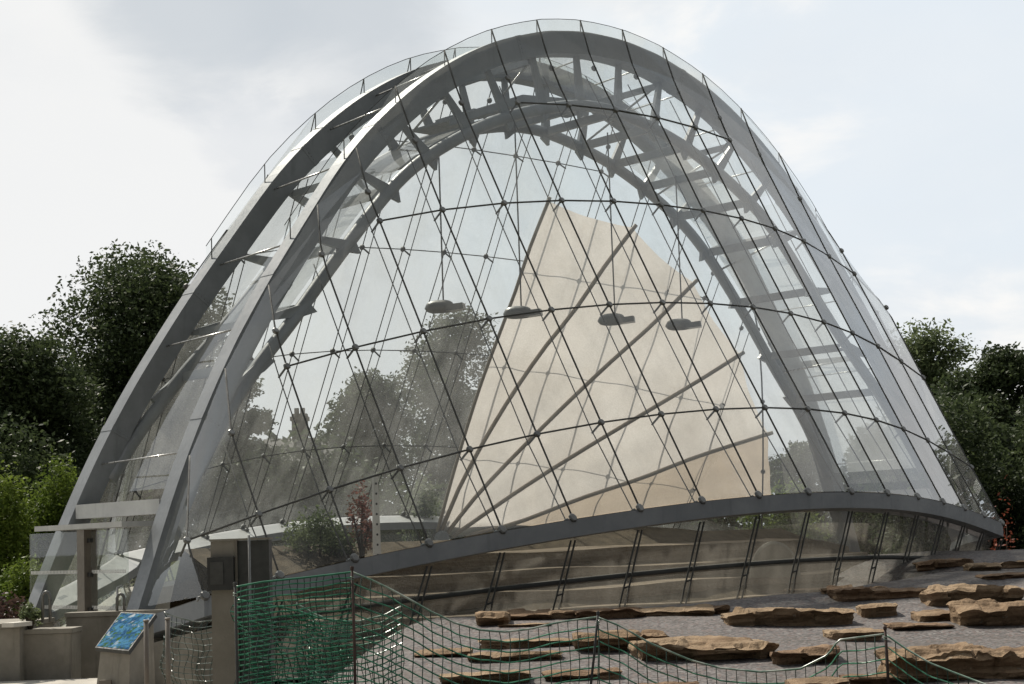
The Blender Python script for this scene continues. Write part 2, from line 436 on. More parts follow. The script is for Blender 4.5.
def make_ground():
    ax = np.concatenate([np.linspace(-900, -70, 20), np.linspace(-60, 70, 66), np.linspace(80, 900, 20)])
    vs_ = []; n = len(ax)
    for y in ax:
        for x in ax:
            vs_.append((x, y, -.07 + (.0 if abs(x) < 60 and abs(y) < 60 else noise.noise(Vector((x * .02, y * .02, 0))) * .6)))
    fs = [(j * n + i, j * n + i + 1, (j + 1) * n + i + 1, (j + 1) * n + i) for j in range(n - 1) for i in range(n - 1)]
    m = MB(); m.add(vs_, fs, True); tag(m.build('ground', GROUND), kind='structure')
    # gravel bed: a fine sheet over the rock garden
    xs = np.arange(-16, 34, .22); ys = np.arange(-22, 12, .22)
    X, Y = np.meshgrid(xs, ys)
    Z = mound(X, Y)
    jit = np.array([[noise.noise(Vector((x * .9, y * .9, 3.3))) * .035 + noise.noise(Vector((x * .25, y * .25, 1.3))) * .07 for x in xs] for y in ys])
    Z = np.where(Z > 0, Z + jit * np.clip(Z * 3, 0, 1), Z)
    # nothing of it inside the house
    ins = (np.abs(X) < 6.6) & (Y > -ring_y(np.clip(X, -9.3, 9.3)) + 1.3)
    ny, nx = X.shape; m = MB()
    keep = []
    for j in range(ny - 1):
        for i in range(nx - 1):
            if ins[j, i] or ins[j + 1, i + 1] : continue
            if max(Z[j, i], Z[j + 1, i], Z[j, i + 1], Z[j + 1, i + 1]) < -.035: continue
            keep.append((j * nx + i, j * nx + i + 1, (j + 1) * nx + i + 1, (j + 1) * nx + i))
    m.add(list(zip(X.ravel(), Y.ravel(), Z.ravel())), keep, True)
    tag(m.build('gravel_bed', GRAVEL), kind='structure')
    # paved path on the left
    m = MB()
    P = [(-40, -14), (-30, -26), (-17, -20), (-11.5, -10), (-9.6, -4.4), (-9.6, 4.4), (-14, 8), (-40, 6)]
    m.add([(x, y, -.02) for x, y in P], [tuple(range(len(P)))])
    Q = [at(-260, 600, 21.9), at(128, 600, 21.9), at(190, 600, 18.6), at(200, 600, 9), at(-420, 600, 9)]
    m.loft([[(q[0], q[1], -.2) for q in Q], [(q[0], q[1], .235) for q in Q]])
    tag(m.build('path', PATHM), kind='structure')
make_ground()

# ------------------------------------------------------------------ the glasshouse
GH = empty('glasshouse', (0, 0, 0))
tag(GH, 'arched steel and glass alpine house with cable hung glass walls', 'glasshouse')
def P_(mb, name, mat, parent=None): return part(mb, name, mat, parent or GH, GH)

EX = [(0, 10.15), (.5, 10.135), (1, 10.07), (1.5, 9.97), (2.5, 9.64), (3.5, 9.12), (4.45, 8.43), (5.4, 7.52), (6.4, 6.25), (7.12, 5.27), (7.76, 4.3), (8.3, 3.35), (8.78, 2.35), (9.3, 1.1), (9.72, .05)]
EXL = [(-x, z) for x, z in EX[:0:-1]] + EX
EXC = catmull(EXL, 6)
def arch_z(x): return float(np.interp(abs(x), [p[0] for p in catmull(EX, 8)], [p[1] for p in catmull(EX, 8)]))
def splay(x): return float(np.interp(abs(x), [5.2, 5.8, 7.56, 8.67, 9.19, 9.8], [0, .02, .165, .35, .445, .53]))
def normals2(C):
    d = np.gradient(C, axis=0); d /= np.linalg.norm(d, axis=1)[:, None]; return np.stack([-d[:, 1], d[:, 0]], 1)   # outward (up) for x increasing
NX = normals2(EXC)
DEP = .385
def arch(sign):
    m = MB(); rings = []
    for (x, z), n in zip(EXC, NX):
        yo = sign * (1.1 + splay(x)); yi = sign * (.80 + splay(x)); k = DEP - .07 * min(1, max(0, (abs(x) - 4) / 4))
        if abs(x) > 8.7: k *= 1 - .35 * (abs(x) - 8.7) / .8
        ix, iz = x - n[0] * k, z - n[1] * k
        rings.append([(x, yo, z), (x, yi, z), (ix, yi, iz), (ix, yo, iz)])
    m.loft(rings); return P_(m, 'arch', STEEL)
arches = {-1: arch(-1), 1: arch(1)}
for sg_ in (-1, 1):                               # bolted splice plates
    for xs_p in (-8.2, -6.9, -4.95, -2.05, 2.05, 4.95, 6.9, 8.2):
        i_ = int(np.argmin(np.abs(EXC[:, 0] - xs_p))); m = MB(); rr_ = []
        t_ = np.array((NX[i_][1], -NX[i_][0])); k_ = DEP - .07 * min(1, max(0, (abs(xs_p) - 4) / 4))
        for q_ in (-.05, .05):
            e_ = EXC[i_] + t_ * q_ + NX[i_] * .006; f_ = EXC[i_] + t_ * q_ - NX[i_] * (k_ + .006); sp_ = splay(EXC[i_][0])
            rr_.append([(e_[0], sg_ * (1.106 + sp_), e_[1]), (e_[0], sg_ * (.794 + sp_), e_[1]), (f_[0], sg_ * (.794 + sp_), f_[1]), (f_[0], sg_ * (1.106 + sp_), f_[1])])
        m.loft(rr_)
        for h_ in (.07, .14, .21, .28):
            c__ = EXC[i_] - NX[i_] * h_
            m.disc((c__[0], -1 * abs(1.108 + sp_) if sg_ < 0 else .792 + sp_, c__[1]), (0, -1, 0), .014, .02, 6)
        part(m, 'splice_plate', STEEL, arches[sg_], None)
CH = [(0, 8.93), (.5, 8.9), (1.25, 8.75), (2.1, 8.5), (2.95, 8.13), (3.9, 7.58), (4.6, 7.0), (5.4, 6.13), (6.4, 5.0), (7.1, 4.25), (7.75, 3.45), (8.2, 2.75)]
CHC = catmull([(-x, z) for x, z in CH[:0:-1]] + CH, 6)
def ch_z(x): return float(np.interp(abs(x), [p[0] for p in CH], [p[1] for p in CH]))
def in_z(x):
    I = EXC - NX * (DEP + .02); o = np.argsort(I[:, 0]); return float(np.interp(x, I[o, 0], I[o, 1]))
for sg in (-1, 1):
    m = MB(); m.tube([(x, sg * (.92 + splay(x)), z) for x, z in CHC], .10, 12); ch = P_(m, 'lower_chord', STEEL2)
    ix = [.5, 1.5, 2.5, 3.4, 4.25, 5.1, 5.95, 6.84, 7.5]; cx = [.42, 1.28, 2.1, 2.9, 3.75, 4.55, 5.4, 6.3, 7.08]
    for a, b in zip(ix, cx):
        for q in (-1, 1):
            A = np.array((q * a, in_z(a))); B = np.array((q * b, ch_z(b))); d = (B - A); L = np.linalg.norm(d); d /= L
            t = np.array((d[1], -d[0])) * q
            if t[1] > 0: t = -t                        # towards the foot
            y = sg * (.92 + splay(a)); m = MB()
            poly = [A - t * .04 - d * .06, A + t * .04 - d * .06, B + t * .11 - d * .02, B + d * .22 + t * .10, B - t * .07 + d * .12]
            m.loft([[(p[0], yy, p[1]) for p in poly] for yy in (y - .035, y + .035)]); P_(m, 'bracket_plate', STEEL2)
# rungs between the two trusses, roof rods, top walkway
for b in [.42, 1.28, 2.1, 2.9, 3.75, 4.55, 5.4, 6.3, 7.08]:
    for q in (-1, 1):
        m = MB(); x, z = q * b, ch_z(b); w = .80 + splay(b)
        m.bar((x, -w, z), (x, w, z), .08, .14); P_(m, 'rung', STEEL2)
for a in [1.5, 3.4, 5.1, 6.84]:
    for q in (-1, 1):
        m = MB(); x = q * a; z = in_z(a) - .02; m.bar((x, -.85, z), (x, .85, z), .07, .10); P_(m, 'cross_beam', STEEL2)
        d = MB(); d.tube([(x, -.85, z), (q * (a - .25), .85, ch_z(a - .25))], .02, 6); P_(d, 'brace', ROD)
m = MB()
for k in range(7):
    x0 = -3.0 + k * .52
    m.bar((x0 + .25, -.5, ch_z(x0 + .25) + .22), (x0 + .25, .5, ch_z(x0 + .25) + .22), .44, .04)
m.bar((-3, -.52, ch_z(3) + .28), (-1.4, -.52, ch_z(1.4) + .28), .05, .12); m.bar((-1.4, -.52, ch_z(1.4) + .28), (.7, -.52, ch_z(.7) + .28), .05, .12)
P_(m, 'walkway', STEEL2)
for j in range(1, 19):
    x = j - 9.5
    if abs(x) > 8.6: continue
    i = int(np.argmin(np.abs(EXC[:, 0] - x))); p = EXC[i] - NX[i] * .03; w = .90 + splay(x)
    m = MB(); m.tube([(p[0], -w - .02, p[1]), (p[0] - NX[i][0] * .08, w - .1, p[1] - NX[i][1] * .08)], .014, 6); P_(m, 'roof_rod', ROD)
# roof glass between the arches and frosted panels between the chords
sel = [i for i in range(len(EXC)) if EXC[i, 1] > 2.3]
xs_ = np.arange(-9, 10, 1.0)
def strip(C, N, off, x0, x1, y0f, name, mat, thick=.012):
    ids = [i for i in range(len(C)) if x0 - .02 <= C[i, 0] <= x1 + .02]
    if len(ids) < 2: return
    m = MB(); top = []
    for i in ids:
        p = C[i] + N[i] * off; w = y0f(C[i, 0]); top.append([(p[0], -w, p[1]), (p[0], -w / 3, p[1]), (p[0], w / 3, p[1]), (p[0], w, p[1])])
    m.grid(top, True); return P_(m, name, mat)
br = [-8.62, -7.75, -6.4, -4.9, -3.5, -2.0, -.5, .5, 2.0, 3.5, 4.9, 6.4, 7.75, 8.62]
for a, b in zip(br[:-1], br[1:]): strip(EXC, NX, -.34, a, b, lambda x: .79 + splay(x), 'roof_glass', SPINE)
NC = normals2(CHC)
for a, b in ((-6.4, -5.4), (-5.4, -4.6), (-4.6, -3.9), (-3.9, -2.95), (2.1, 2.95), (2.95, 3.9), (3.9, 4.6), (4.6, 5.4), (5.4, 6.4), (6.4, 7.1), (7.1, 8.2)):
    strip(CHC, NC, .10, a, b, lambda x: .78 + splay(x), 'frosted_panel', FROST)

# cable planes
def pol(c, x): return sum(ci * (x / 8) ** (2 * k) for k, ci in enumerate(c))
ROWZ = [(2.239, -.98, .274, -.09), (3.528, -1.262, -.061, .07), (5.219, -1.151, -.267, .157), (6.923, -.952, -.631, .079), (8.654, -1.055, -.825)]
ROWY = [(5.426, -2.898, 1.267, -.164), (4.686, -2.639, 1.333, -.216), (3.69, -2.196, .498, .284), (2.729, -1.788, -2.092, 4.243), (1.807, -2.1, 1.372)]
RMAX = [9.6, 9.6, 7.6, 5.6, 3.0]
R5 = {.5: (1.33, 9.45), 1.5: (1.36, 9.30), 2.5: (1.40, 8.98), 3.5: (1.42, 8.44), 4.5: (1.49, 7.71), 5.5: (1.60, 6.81), 6.5: (1.80, 5.78), 7.5: (2.09, 4.61), 8.5: (2.50, 3.19)}
SHIFT = {9.5: 1.0, 8.5: .65, 7.5: .45, 6.5: .38, 5.5: .14}
def fin_z(x): return arch_z(x) + .21 * math.sqrt(1 + (0 if abs(x) < .1 else ((arch_z(abs(x) + .1) - arch_z(abs(x) - .1)) / .2) ** 2)) ** .8
def nodes(x, sg):
    ax = abs(x); q = 1 if x > 0 else -1; N = []
    for k in range(5):
        if ax <= RMAX[k]: N.append((k, np.array((x, sg * pol(ROWY[k], x), pol(ROWZ[k], x)))))
    if ax in R5: N.append((5, np.array((x, sg * R5[ax][0], R5[ax][1]))))
    N.sort(key=lambda t: t[1][2])
    if ax <= 4.6: N.append((6, np.array((x, sg * 1.05, fin_z(x)))))
    else:
        xs = x - q * SHIFT[ax]; N.append((6, np.array((xs, sg * (1.16 + splay(xs)), arch_z(xs)))))
    return N
XJ = [j - 9.5 for j in range(20)]
TIGHT = [(6.5, 4.018, 1.686), (6.95, 3.35, 1.62), (7.6, 2.6, 1.50), (8.4, 1.98, 1.30), (9.22, 1.62, 1.05)]
def surf_n(pts, i, sg):
    a = pts[max(i - 1, 0)]; b = pts[min(i + 1, len(pts) - 1)]; t = b - a
    n = np.cross(t, (1., 0, 0)) * sg
    n = n / np.linalg.norm(n)
    return n if n[1] * sg > 0 else -n
clamp_count = 0; far_clamps = MB()
bars = {}
CUT = lambda sg, x: (sg > 0 and x < -6.6) or x > 6.6
for sg in (-1, 1):
    for x in XJ:
        if CUT(sg, x): continue
        N = nodes(x, sg); pts = [p for _, p in N]; bars[(sg, x)] = pts
        m = MB(); m.tube(resample(pts, 14), .0135 if sg < 0 else .010, 6)
        inn = []
        for i, p in enumerate(pts):
            n = surf_n(pts, i, sg); d = .02 if N[i][0] == 6 else (.13 if N[i][0] == 0 else .22)
            inn.append(p - n * d)
            if N[i][0] in (1, 2, 3, 4):
                m.tube([p, p - n * d + np.array((.0, 0, -.03))], .016, 5)
        e = [k for k, (r_, _) in enumerate(N) if r_ == 5]
        inn_top = inn[:e[0] + 1] if e else inn
        if abs(x) < 9: m.tube(inn_top, .009, 5)
        c = P_(m, 'tension_cable', CABLE)
        for i, p in enumerate(pts):
            if N[i][0] == 6: continue
            n = surf_n(pts, i, sg)
            tgt = MB() if sg < 0 else far_clamps
            tgt.disc(p + n * .005, n, .052 if N[i][0] else .066, .05, 8)
            if N[i][0] == 0: tgt.disc(p - n * .13 + np.array((0, 0, .02)), n, .045, .06, 6)
            if sg < 0 and clamp_count < 100:
                o = part(tgt, 'clamp', CLAMP, c, None); clamp_count += 1
o = P_(far_clamps, 'clamp', CLAMP); o['kind'] = 'stuff'
for sg in (-1, 1):
    for k in (1, 2, 3, 4):
        pts = [np.array((x, sg * pol(ROWY[k], x), pol(ROWZ[k], x))) for x in XJ if abs(x) <= RMAX[k] and not CUT(sg, x)]
        m = MB(); m.tube(pts, .0145 if sg < 0 else .010, 6); P_(m, 'tie_rod', CABLE)
    # glass, one sheet for each bay
    for xa, xb in zip(XJ[:-1], XJ[1:]):
        if CUT(sg, xa) or CUT(sg, xb): continue
        A = resample(bars[(sg, xa)], 15); B = resample(bars[(sg, xb)], 15); m = MB()
        A2 = A + (B - A) * .006; B2 = B - (B - A) * .006
        ends_ = abs(xa + xb) > 14; rws = [A2 + (B2 - A2) * t_ for t_ in np.linspace(0, 1, 6 if ends_ else 2)]
        m.grid(rws if sg > 0 else rws[::-1], ends_); P_(m, 'glass_panel', (DOORG if xa < -7 else GLASS) if sg < 0 else GLASSF)
    # corner glass between the end cable and the arch foot
    for q in (-1, 1):
        tight = (sg > 0 or q > 0)
        A = resample(bars[(sg, q * (6.5 if tight else 9.5))], 12)
        zz = np.linspace(1.0, A[-1][2], 12); xf = lambda z: float(np.interp(z, [p[1] for p in EX[::-1]], [p[0] for p in EX[::-1]]))
        B = [np.array((q * (xf(z) - .05), sg * (1.15 + splay(xf(z))), z)) for z in zz]
        rows_ = [A, B]
        if tight:
            RP = resample([(q * x, sg * y, z) for x, y, z in TIGHT], 9); rows_ = []
            for i_ in range(9):
                f_ = i_ / 8; row = []
                for k_ in range(12):
                    g_ = k_ / 11; base_ = A[k_] * (1 - f_) + B[k_] * f_
                    row.append(base_ + (RP[i_] - (A[0] * (1 - f_) + B[0] * f_)) * (1 - g_) ** 1.3)
                rows_.append(row)
            if True:
                cm = MB(); cm.tube(rows_[4], .0165, 6); c_ = P_(cm, 'tension_cable', CABLE)
                for k_ in (0, 3, 6, 9):
                    d_ = MB(); d_.disc(rows_[4][k_], (q * .8, sg * .6, .3), .05, .05, 8); part(d_, 'clamp', CLAMP, c_, None)
        m = MB(); m.grid(rows_, True); P_(m, 'corner_glass', (GLASS if q > 0 else DOORG) if sg < 0 else GLASSF)
# glass upstand over both arches
for sg in (-1, 1):
    xs = np.linspace(-6.6, 6.6, 34)
    top = [(x, sg * 1.05, fin_z(x)) for x in xs]; bot = [(x, sg * 1.06, arch_z(x) - .02) for x in xs]
    m = MB(); m.grid([bot, top], True); P_(m, 'glass_upstand', UPG)
    m = MB(); m.tube(top, .006, 4)
    for x in [j - 9.5 for j in range(3, 17)]: m.tube([(x, sg * 1.05, arch_z(x) - .03), (x, sg * 1.05, fin_z(x))], .009, 5)
    P_(m, 'upstand_edge', DARKSTEEL)
# ring beams
for sg in (-1, 1):
    xs = np.linspace(-9.5, 9.5, 60)
    path = [(x, ring_y(x), ring_z(x)) for x in xs]
    foot = lambda q: [(q * 9.42, 1.75, .82), (q * 9.55, 2.3, .94), (q * 9.58, 2.85, 1.03)]
    tl = [(-x, y, z) for x, y, z in TIGHT[::-1]]; mid_ = [p for p in path if abs(p[0]) < 6.3]
    if sg > 0: path = tl + mid_ + TIGHT
    else: path = foot(-1) + [p for p in path if p[0] < 6.3] + TIGHT
    path = catmull(path[::2] if False else path, 1)
    m = MB(); rings = []
    for i, p in enumerate(path):
        d = path[min(i + 1, len(path) - 1)] - path[max(i - 1, 0)]; d[2] = 0; d /= np.linalg.norm(d)
        n = np.array((-d[1], d[0], 0)); n = n if n[1] * 1 > 0 or abs(n[1]) < .2 and n[0] * p[0] > 0 else -n      # outward (for sg=+1)
        if n[1] < -.2: n = -n
        o_, i_ = p + n * .02, p - n * .36
        q4 = [o_ + (0, 0, -.02), o_ + (0, 0, -.25), i_ + (0, 0, -.29), i_ + (0, 0, -.16)]
        rings.append([(v[0], sg * v[1], v[2]) for v in q4])
    m.loft(rings); rb_ = P_(m, 'ring_beam', RINGM)
    m = MB(); m.grid([[np.array(r_[0]) + (0, 0, .006) for r_ in rings], [np.array(r_[3]) + (0, 0, .006) for r_ in rings]], False); part(m, 'ring_sunlit_face', LIGHTSTEEL, rb_, None)  # pale sheet over the ring beam: sunlight on its top put into colour
    # skirt glass and skirt rods under it
    def foot_y(x): return ring_y(x) - .75
    PP = [p for p in path if True]
    up_ = []; dn_ = []
    for i, p in enumerate(PP):
        r_ = np.array(rings[i]); o2 = (r_[1] + r_[2]) / 2; inn_ = r_[2] - r_[1]; inn_[2] = 0; inn_ /= np.linalg.norm(inn_)
        up_.append(o2 + (0, 0, .01)); dn_.append(np.array((o2[0], o2[1], .05)) + inn_ * .45)
    m = MB(); m.grid([up_, dn_], True); P_(m, 'skirt_glass', SKIRT)
    for x in XJ:
        if CUT(sg, x): continue
        m = MB(); a = np.array((x, sg * (ring_y(x) - .05), ring_z(x) - .3)); b = np.array((x, sg * foot_y(x) + 0, .02))
        for dx in (-.0, .13):
            m.tube([a + (dx * .6, 0, 0), b + (dx, sg * -.02, 0)], .014, 5)
        c_ = a + (b - a) * .45; m.tube([c_ + (0, 0, 0), c_ + (.10, 0, .02)], .014, 5)
        P_(m, 'skirt_rod', CABLE)
    m = MB(); m.tube([(x, sg * (ring_y(x) - .36), .5 * ring_z(x) + .12) for x in np.linspace(-8.6 if sg < 0 else -5.8, 5.8, 40)], .035, 8); P_(m, 'skirt_rail', DARKSTEEL)
# concrete footing and end portals
for sg in (-1, 1):
    for q in (-1, 1):
        m = MB(); yc = sg * 1.2
        m.box((q * 9.6, yc + sg * .22, .16), (.62, .75, .46)); P_(m, 'arch_footing', CONC)
        m = MB(); P = [(q * 9.25, 1.6), (q * 9.55, 1.6), (q * 9.62, 2.4), (q * 9.6, 3.3), (q * 9.3, 3.6), (q * 9.1, 3.4), (q * 9.25, 3.1), (q * 9.27, 2.4)]
        if sg > 0 or q > 0: continue
        H = [.45, .45, .58, .72, .80, .80, .72, .58]
        m.loft([[(x, sg * y, -.1) for x, y in P], [(x, sg * y, h) for (x, y), h in zip(P, H)]]); P_(m, 'plinth', CONC)
for q in (-1, 1):
    m = MB(); m.box((q * 8.66, 0, 2.30), (.24, 2.30, .2)); P_(m, 'portal_beam', LIGHTSTEEL)
m = MB(); m.box((-9.06, .12, 2.075), (.52, 2.45, .07)); P_(m, 'canopy', LIGHTSTEEL)
m = MB(); m.box((-9.2, 0.05, 1.0), (.2, .2, 2.06)); P_(m, 'door_post', POSTM)
m = MB(); m.box((-9.2, -.56, 1.02), (.02, .98, 1.98)); dr = P_(m, 'door', DOORG)
for z_ in (1.46, .98):
    m = MB()
    for k in range(22): m.box((-9.215, -.12 - k * .042, z_), (.006, .018, .045))
    m.box((-9.2155, -.12 - 10.5 * .042, z_ - .0215), (.005, .90, .006))
    part(m, 'glass_marking', TICKS, dr, None)
m = MB()
for z in (1.88, 1.42, .95): m.box((-9.23, -.085, z), (.05, .09, .055))
part(m, 'hinge', BLACKM, dr, None)
m = MB(); m.tube([(-9.22, -.92, .9), (-9.29, -.92, .92), (-9.29, -.92, 1.25), (-9.22, -.92, 1.27)], .014, 6); part(m, 'handle', LIGHTSTEEL, dr, None)
m = MB(); m.box((-9.2, .94, 1.02), (.02, 1.54, 1.98)); sd = P_(m, 'side_glass', DOORG)
for z_ in (1.46, .98):
    m = MB()
    for k in range(35): m.box((-9.215, .22 + k * .042, z_), (.006, .018, .045))
    m.box((-9.2155, .22 + 17 * .042, z_ - .0215), (.005, 1.45, .006))
    part(m, 'glass_marking', TICKS, sd, None)

# inside floor, kerb and terraces
m = MB(); loop = [(x, -ring_y(x) + .7, .0) for x in np.linspace(-9.2, 6.2, 26)] + [(x, -y + .2, 0) for x, y, z in TIGHT[1:]] + [(x, y - .2, 0) for x, y, z in TIGHT[:0:-1]] + [(x, ring_y(x) - .7, .0) for x in np.linspace(6.2, -6.2, 22)] + [(-x, y - .2, 0) for x, y, z in TIGHT[1:]]
m.add([(x, y, .012) for x, y, z in loop], [tuple(range(len(loop)))]); tag(m.build('floor', FLOORM), kind='structure')
# far kerb wall that follows the ring
m = MB(); rings = []
for x, y, z in [(-x, y - .25, z - .55) for x, y, z in TIGHT[::-1]] + [(x, ring_y(x) - .75, ring_z(x) - .58) for x in np.linspace(-5.6, 6.5, 40)]:
    rings.append([(x, y + .28, z - .02), (x, y + .26, 0), (x, y, 0), (x, y, z - .08)])
m.loft(rings); o = m.build('planter_kerb', CONCL); tag(o, 'pale curved concrete kerb wall inside the glasshouse along its far glass', 'kerb wall')
def terrace(k):
    m = MB(); rows = [[], [], [], []]
    y0 = .95 + .55 * k; z1 = .42 + .27 * k
    for i, x in enumerate(np.linspace(-7.4 + .25 * k, 6.3 - .1 * k, 110)):
        w = noise.noise(Vector((x * .7, k * 3.1, 0))) * .22 + noise.noise(Vector((x * 3, k * 3.1, 5))) * .06
        h = noise.noise(Vector((x * .5, k * 7.7, 2))) * .05
        f = (z1 - .42) * 0 + 1
        zt = min(z1 + h, ring_z(x) - .45)
        y = -(ring_y(x) - y0 + w)
        rows[0].append((x, y + .03, zt - .30)); rows[1].append((x, y - .02 + noise.noise(Vector((x * 6, k, 1))) * .04, zt - .12))
        rows[2].append((x, y, zt)); rows[3].append((x, y + .95, zt + .03))
    m.loft([list(t) for t in zip(*rows)], True, True)
    o = m.build('stone_terrace', TERR); return o
TL = ['lowest brown sandstone ledge behind the near glass skirt', 'second brown sandstone ledge up behind the near glass skirt', 'middle brown sandstone ledge behind the near glass skirt',
      'fourth brown sandstone ledge up behind the near glass skirt', 'topmost brown sandstone ledge behind the near glass skirt']
for k in range(5): tag(terrace(k), TL[k], 'rock ledge', 'sandstone ledges inside the glasshouse')
m = MB()
top = [(x, -(ring_y(x) - 1.35), min(.55, ring_z(x) - .6)) for x in np.linspace(-7.5, 6.4, 40)]
m.grid([top, [(x * .95, y + 3.4, max(z + .3, ring_z(x) - .40, 1.72)) for x, y, z in top], [(x * .9, y + 4.4, .9) for x, y, z in top], [(x * .9, y + 4.45, 0) for x, y, z in top]], True)
tag(m.build('planting_soil', SOIL), kind='structure')

# ------------------------------------------------------------------ sail, lamps, plants inside
ribs = [[(.958, 4.984, 1.905), (1.023, 4.457, 3.134), (.984, 3.659, 4.513), (1.04, 3.032, 5.594), (1.093, 2.63, 6.306), (1.105, 2.182, 7.094), (1.172, 1.719, 7.873)],
        [(1.026, 4.978, 1.864), (1.295, 4.587, 2.85), (1.647, 3.805, 4.119), (2.095, 3.093, 5.228), (2.553, 2.555, 6.042), (2.9, 2.041, 6.851), (3.344, 1.686, 7.554)],
        [(1.14, 4.967, 1.823), (1.775, 4.622, 2.654), (2.643, 3.771, 3.821), (3.52, 2.925, 4.915), (4.252, 2.221, 5.764), (4.692, 1.95, 6.236), (5.086, 1.78, 6.624)],
        [(1.301, 4.95, 1.799), (2.642, 4.418, 2.677), (3.654, 3.72, 3.393), (4.666, 3.003, 4.077), (5.682, 2.373, 4.728), (6.567, 1.95, 5.281)],
        [(1.599, 4.912, 1.791), (2.845, 4.679, 2.051), (3.988, 4.123, 2.473), (5.108, 3.51, 2.841), (6.221, 2.961, 3.255), (7.637, 2.219, 3.694)],
        [(1.60, 4.93, 1.70), (2.9, 4.75, 1.72), (4.3, 4.45, 1.78), (5.6, 3.95, 1.9), (6.9, 3.45, 2.1), (8.213, 2.694, 2.41)]]
SA = empty('shade_sail', (1.0, 4.98, 1.8)); tag(SA, 'beige fan shaped fabric sunshade with brown battens spread inside the far glass', 'sunshade')
RB = [resample(catmull(r_, 6), 16) for r_ in ribs]
for i in range(5):
    A, B = RB[i], RB[i + 1]; rows = []
    for k in np.linspace(0, 1, 25):
        row = A + (B - A) * k; sag = math.sin(math.pi * k) * (.32 * np.sin(np.linspace(0, math.pi, len(row))) * .22 + np.linspace(0, .02, len(row)))
        sag = sag + .02 * np.linspace(.0, 1, len(row)) * math.sin(2 * math.pi * (2.0 * k + .13 * i)) * math.sin(math.pi * k) ** .5
        row = row + np.outer(sag, (.0, .75, .45)); row[-1] = row[-1] * 1.0
        if i < 4:
            tt_ = np.linspace(0, 1 - .010 * math.sin(math.pi * k), len(row)) * (len(row) - 1)
            row = np.stack([np.interp(tt_, np.arange(len(row)), row[:, c_]) for c_ in range(3)], 1)
        rows.append(row)
    m = MB(); m.grid(rows, True); part(m, 'fabric_panel', SAIL if i < 4 else SAIL_SHADED, SA, SA)
for i in range(5):
    tip = RB[i][-1] + (RB[i][-1] - RB[i][-2]) * .18
    m = MB(); m.tube(list(RB[i] + np.array((-.02, -.05, -.02))) + [tip + np.array((-.02, -.05, -.02))], .042 if i else .034, 8); part(m, 'batten', SAILRIB, SA, SA)
m = MB(); m.disc((1.02, 4.9, 1.75), (0, -1, 0), .16, .14, 12); m.tube([(1.02, 4.95, 1.75), (1.02, 4.95, .0)], .06, 8); part(m, 'pivot', STEEL, SA, SA)

LL = ['grey oval hanging lamp against the sky left of the beige sunshade', 'grey oval hanging lamp at the left edge of the beige sunshade',
      'grey oval hanging lamp in front of the middle of the sunshade', 'grey oval hanging lamp furthest right, in front of the sunshade']
for i, x in enumerate((-2.81, -1.12, 1.09, 2.81)):
    L = empty('hanging_lamp', (x, 0, 5.46)); tag(L, LL[i], 'lamp', 'hanging lamps under the arches')
    a = .55 + .1 * i
    ca, sa = math.cos(-.9), math.sin(-.9)
    m = MB(); rings = []
    for t in np.linspace(-1, 1, 13):
        w = math.sqrt(max(0, 1 - abs(t) ** 3)) ; w = max(w, .12)
        c_ = np.array((x + t * .25 * ca - .06 * ca, t * .25 * sa - .06 * sa, 5.45))
        rings.append([c_ + np.array((-sa * .12 * w * math.cos(p), ca * .12 * w * math.cos(p), .13 * w * (math.sin(p) if math.sin(p) > 0 else math.sin(p) * .7))) for p in np.linspace(0, 2 * math.pi, 12, endpoint=False)])
    m.loft(rings, True, True, True); part(m, 'housing', LAMPM, L, L)
    m = MB(); m.bar((x + .05 * ca, .05 * sa, 5.43), (x + .34 * ca, .34 * sa, 5.455), .24, .10); part(m, 'reflector', CLAMP, L, L)
    m = MB(); m.tube([(x, 0, 5.54), (x, 0, ch_z(x) + .03)], .013, 6); part(m, 'wire', CABLE, L, L)

# ------------------------------------------------------------------ leaves and trees
def leaf_mesh(blobs, n, size, seed, shell=.55, flat=0.0, gaps=.42):
    g = np.random.default_rng(seed)
    B = np.array(blobs, float); vol = B[:, 3] * B[:, 4] * B[:, 5]; pr = vol ** .75; pr /= pr.sum()
    k = g.choice(len(B), n, p=pr)
    d = g.normal(size=(n, 3)); d /= np.linalg.norm(d, axis=1)[:, None]
    r = shell + (1 - shell) * g.random(n) ** .8; inner = g.random(n) < .25; r = np.where(inner, r * g.random(n), r)
    # lumpy surface
    lump = 1 + .16 * np.sin(d[:, 0] * 7 + k) * np.cos(d[:, 1] * 6 + 2 * k) + .14 * np.sin(d[:, 2] * 9 + d[:, 0] * 5 + 3 * k)
    c = B[k, :3] + d * B[k, 3:6] * (r * lump)[:, None]
    s = size * (.55 + .9 * g.random(n))
    a = g.normal(size=(n, 3)); a[:, 2] *= .7; a /= np.linalg.norm(a, axis=1)[:, None]
    b = np.cross(a, g.normal(size=(n, 3))); b /= np.linalg.norm(b, axis=1)[:, None]
    a *= s[:, None]; b *= (s * .55)[:, None]
    V = np.stack([c - a, c + b * .9 - a * .1, c + a, c - b * .9 - a * .1], 1).reshape(-1, 3)
    return V
def leaf_obj(name, V, mat):
    n = len(V) // 4; me = bpy.data.meshes.new(name)
    me.vertices.add(len(V)); me.vertices.foreach_set('co', V.astype(np.float32).ravel())
    me.loops.add(n * 4); me.loops.foreach_set('vertex_index', np.arange(n * 4, dtype=np.int32))
    me.polygons.add(n); me.polygons.foreach_set('loop_start', np.arange(n, dtype=np.int32) * 4)
    me.update(calc_edges=True); me.validate(); me.materials.append(mat)
    o = bpy.data.objects.new(name, me); col.objects.link(o); return o
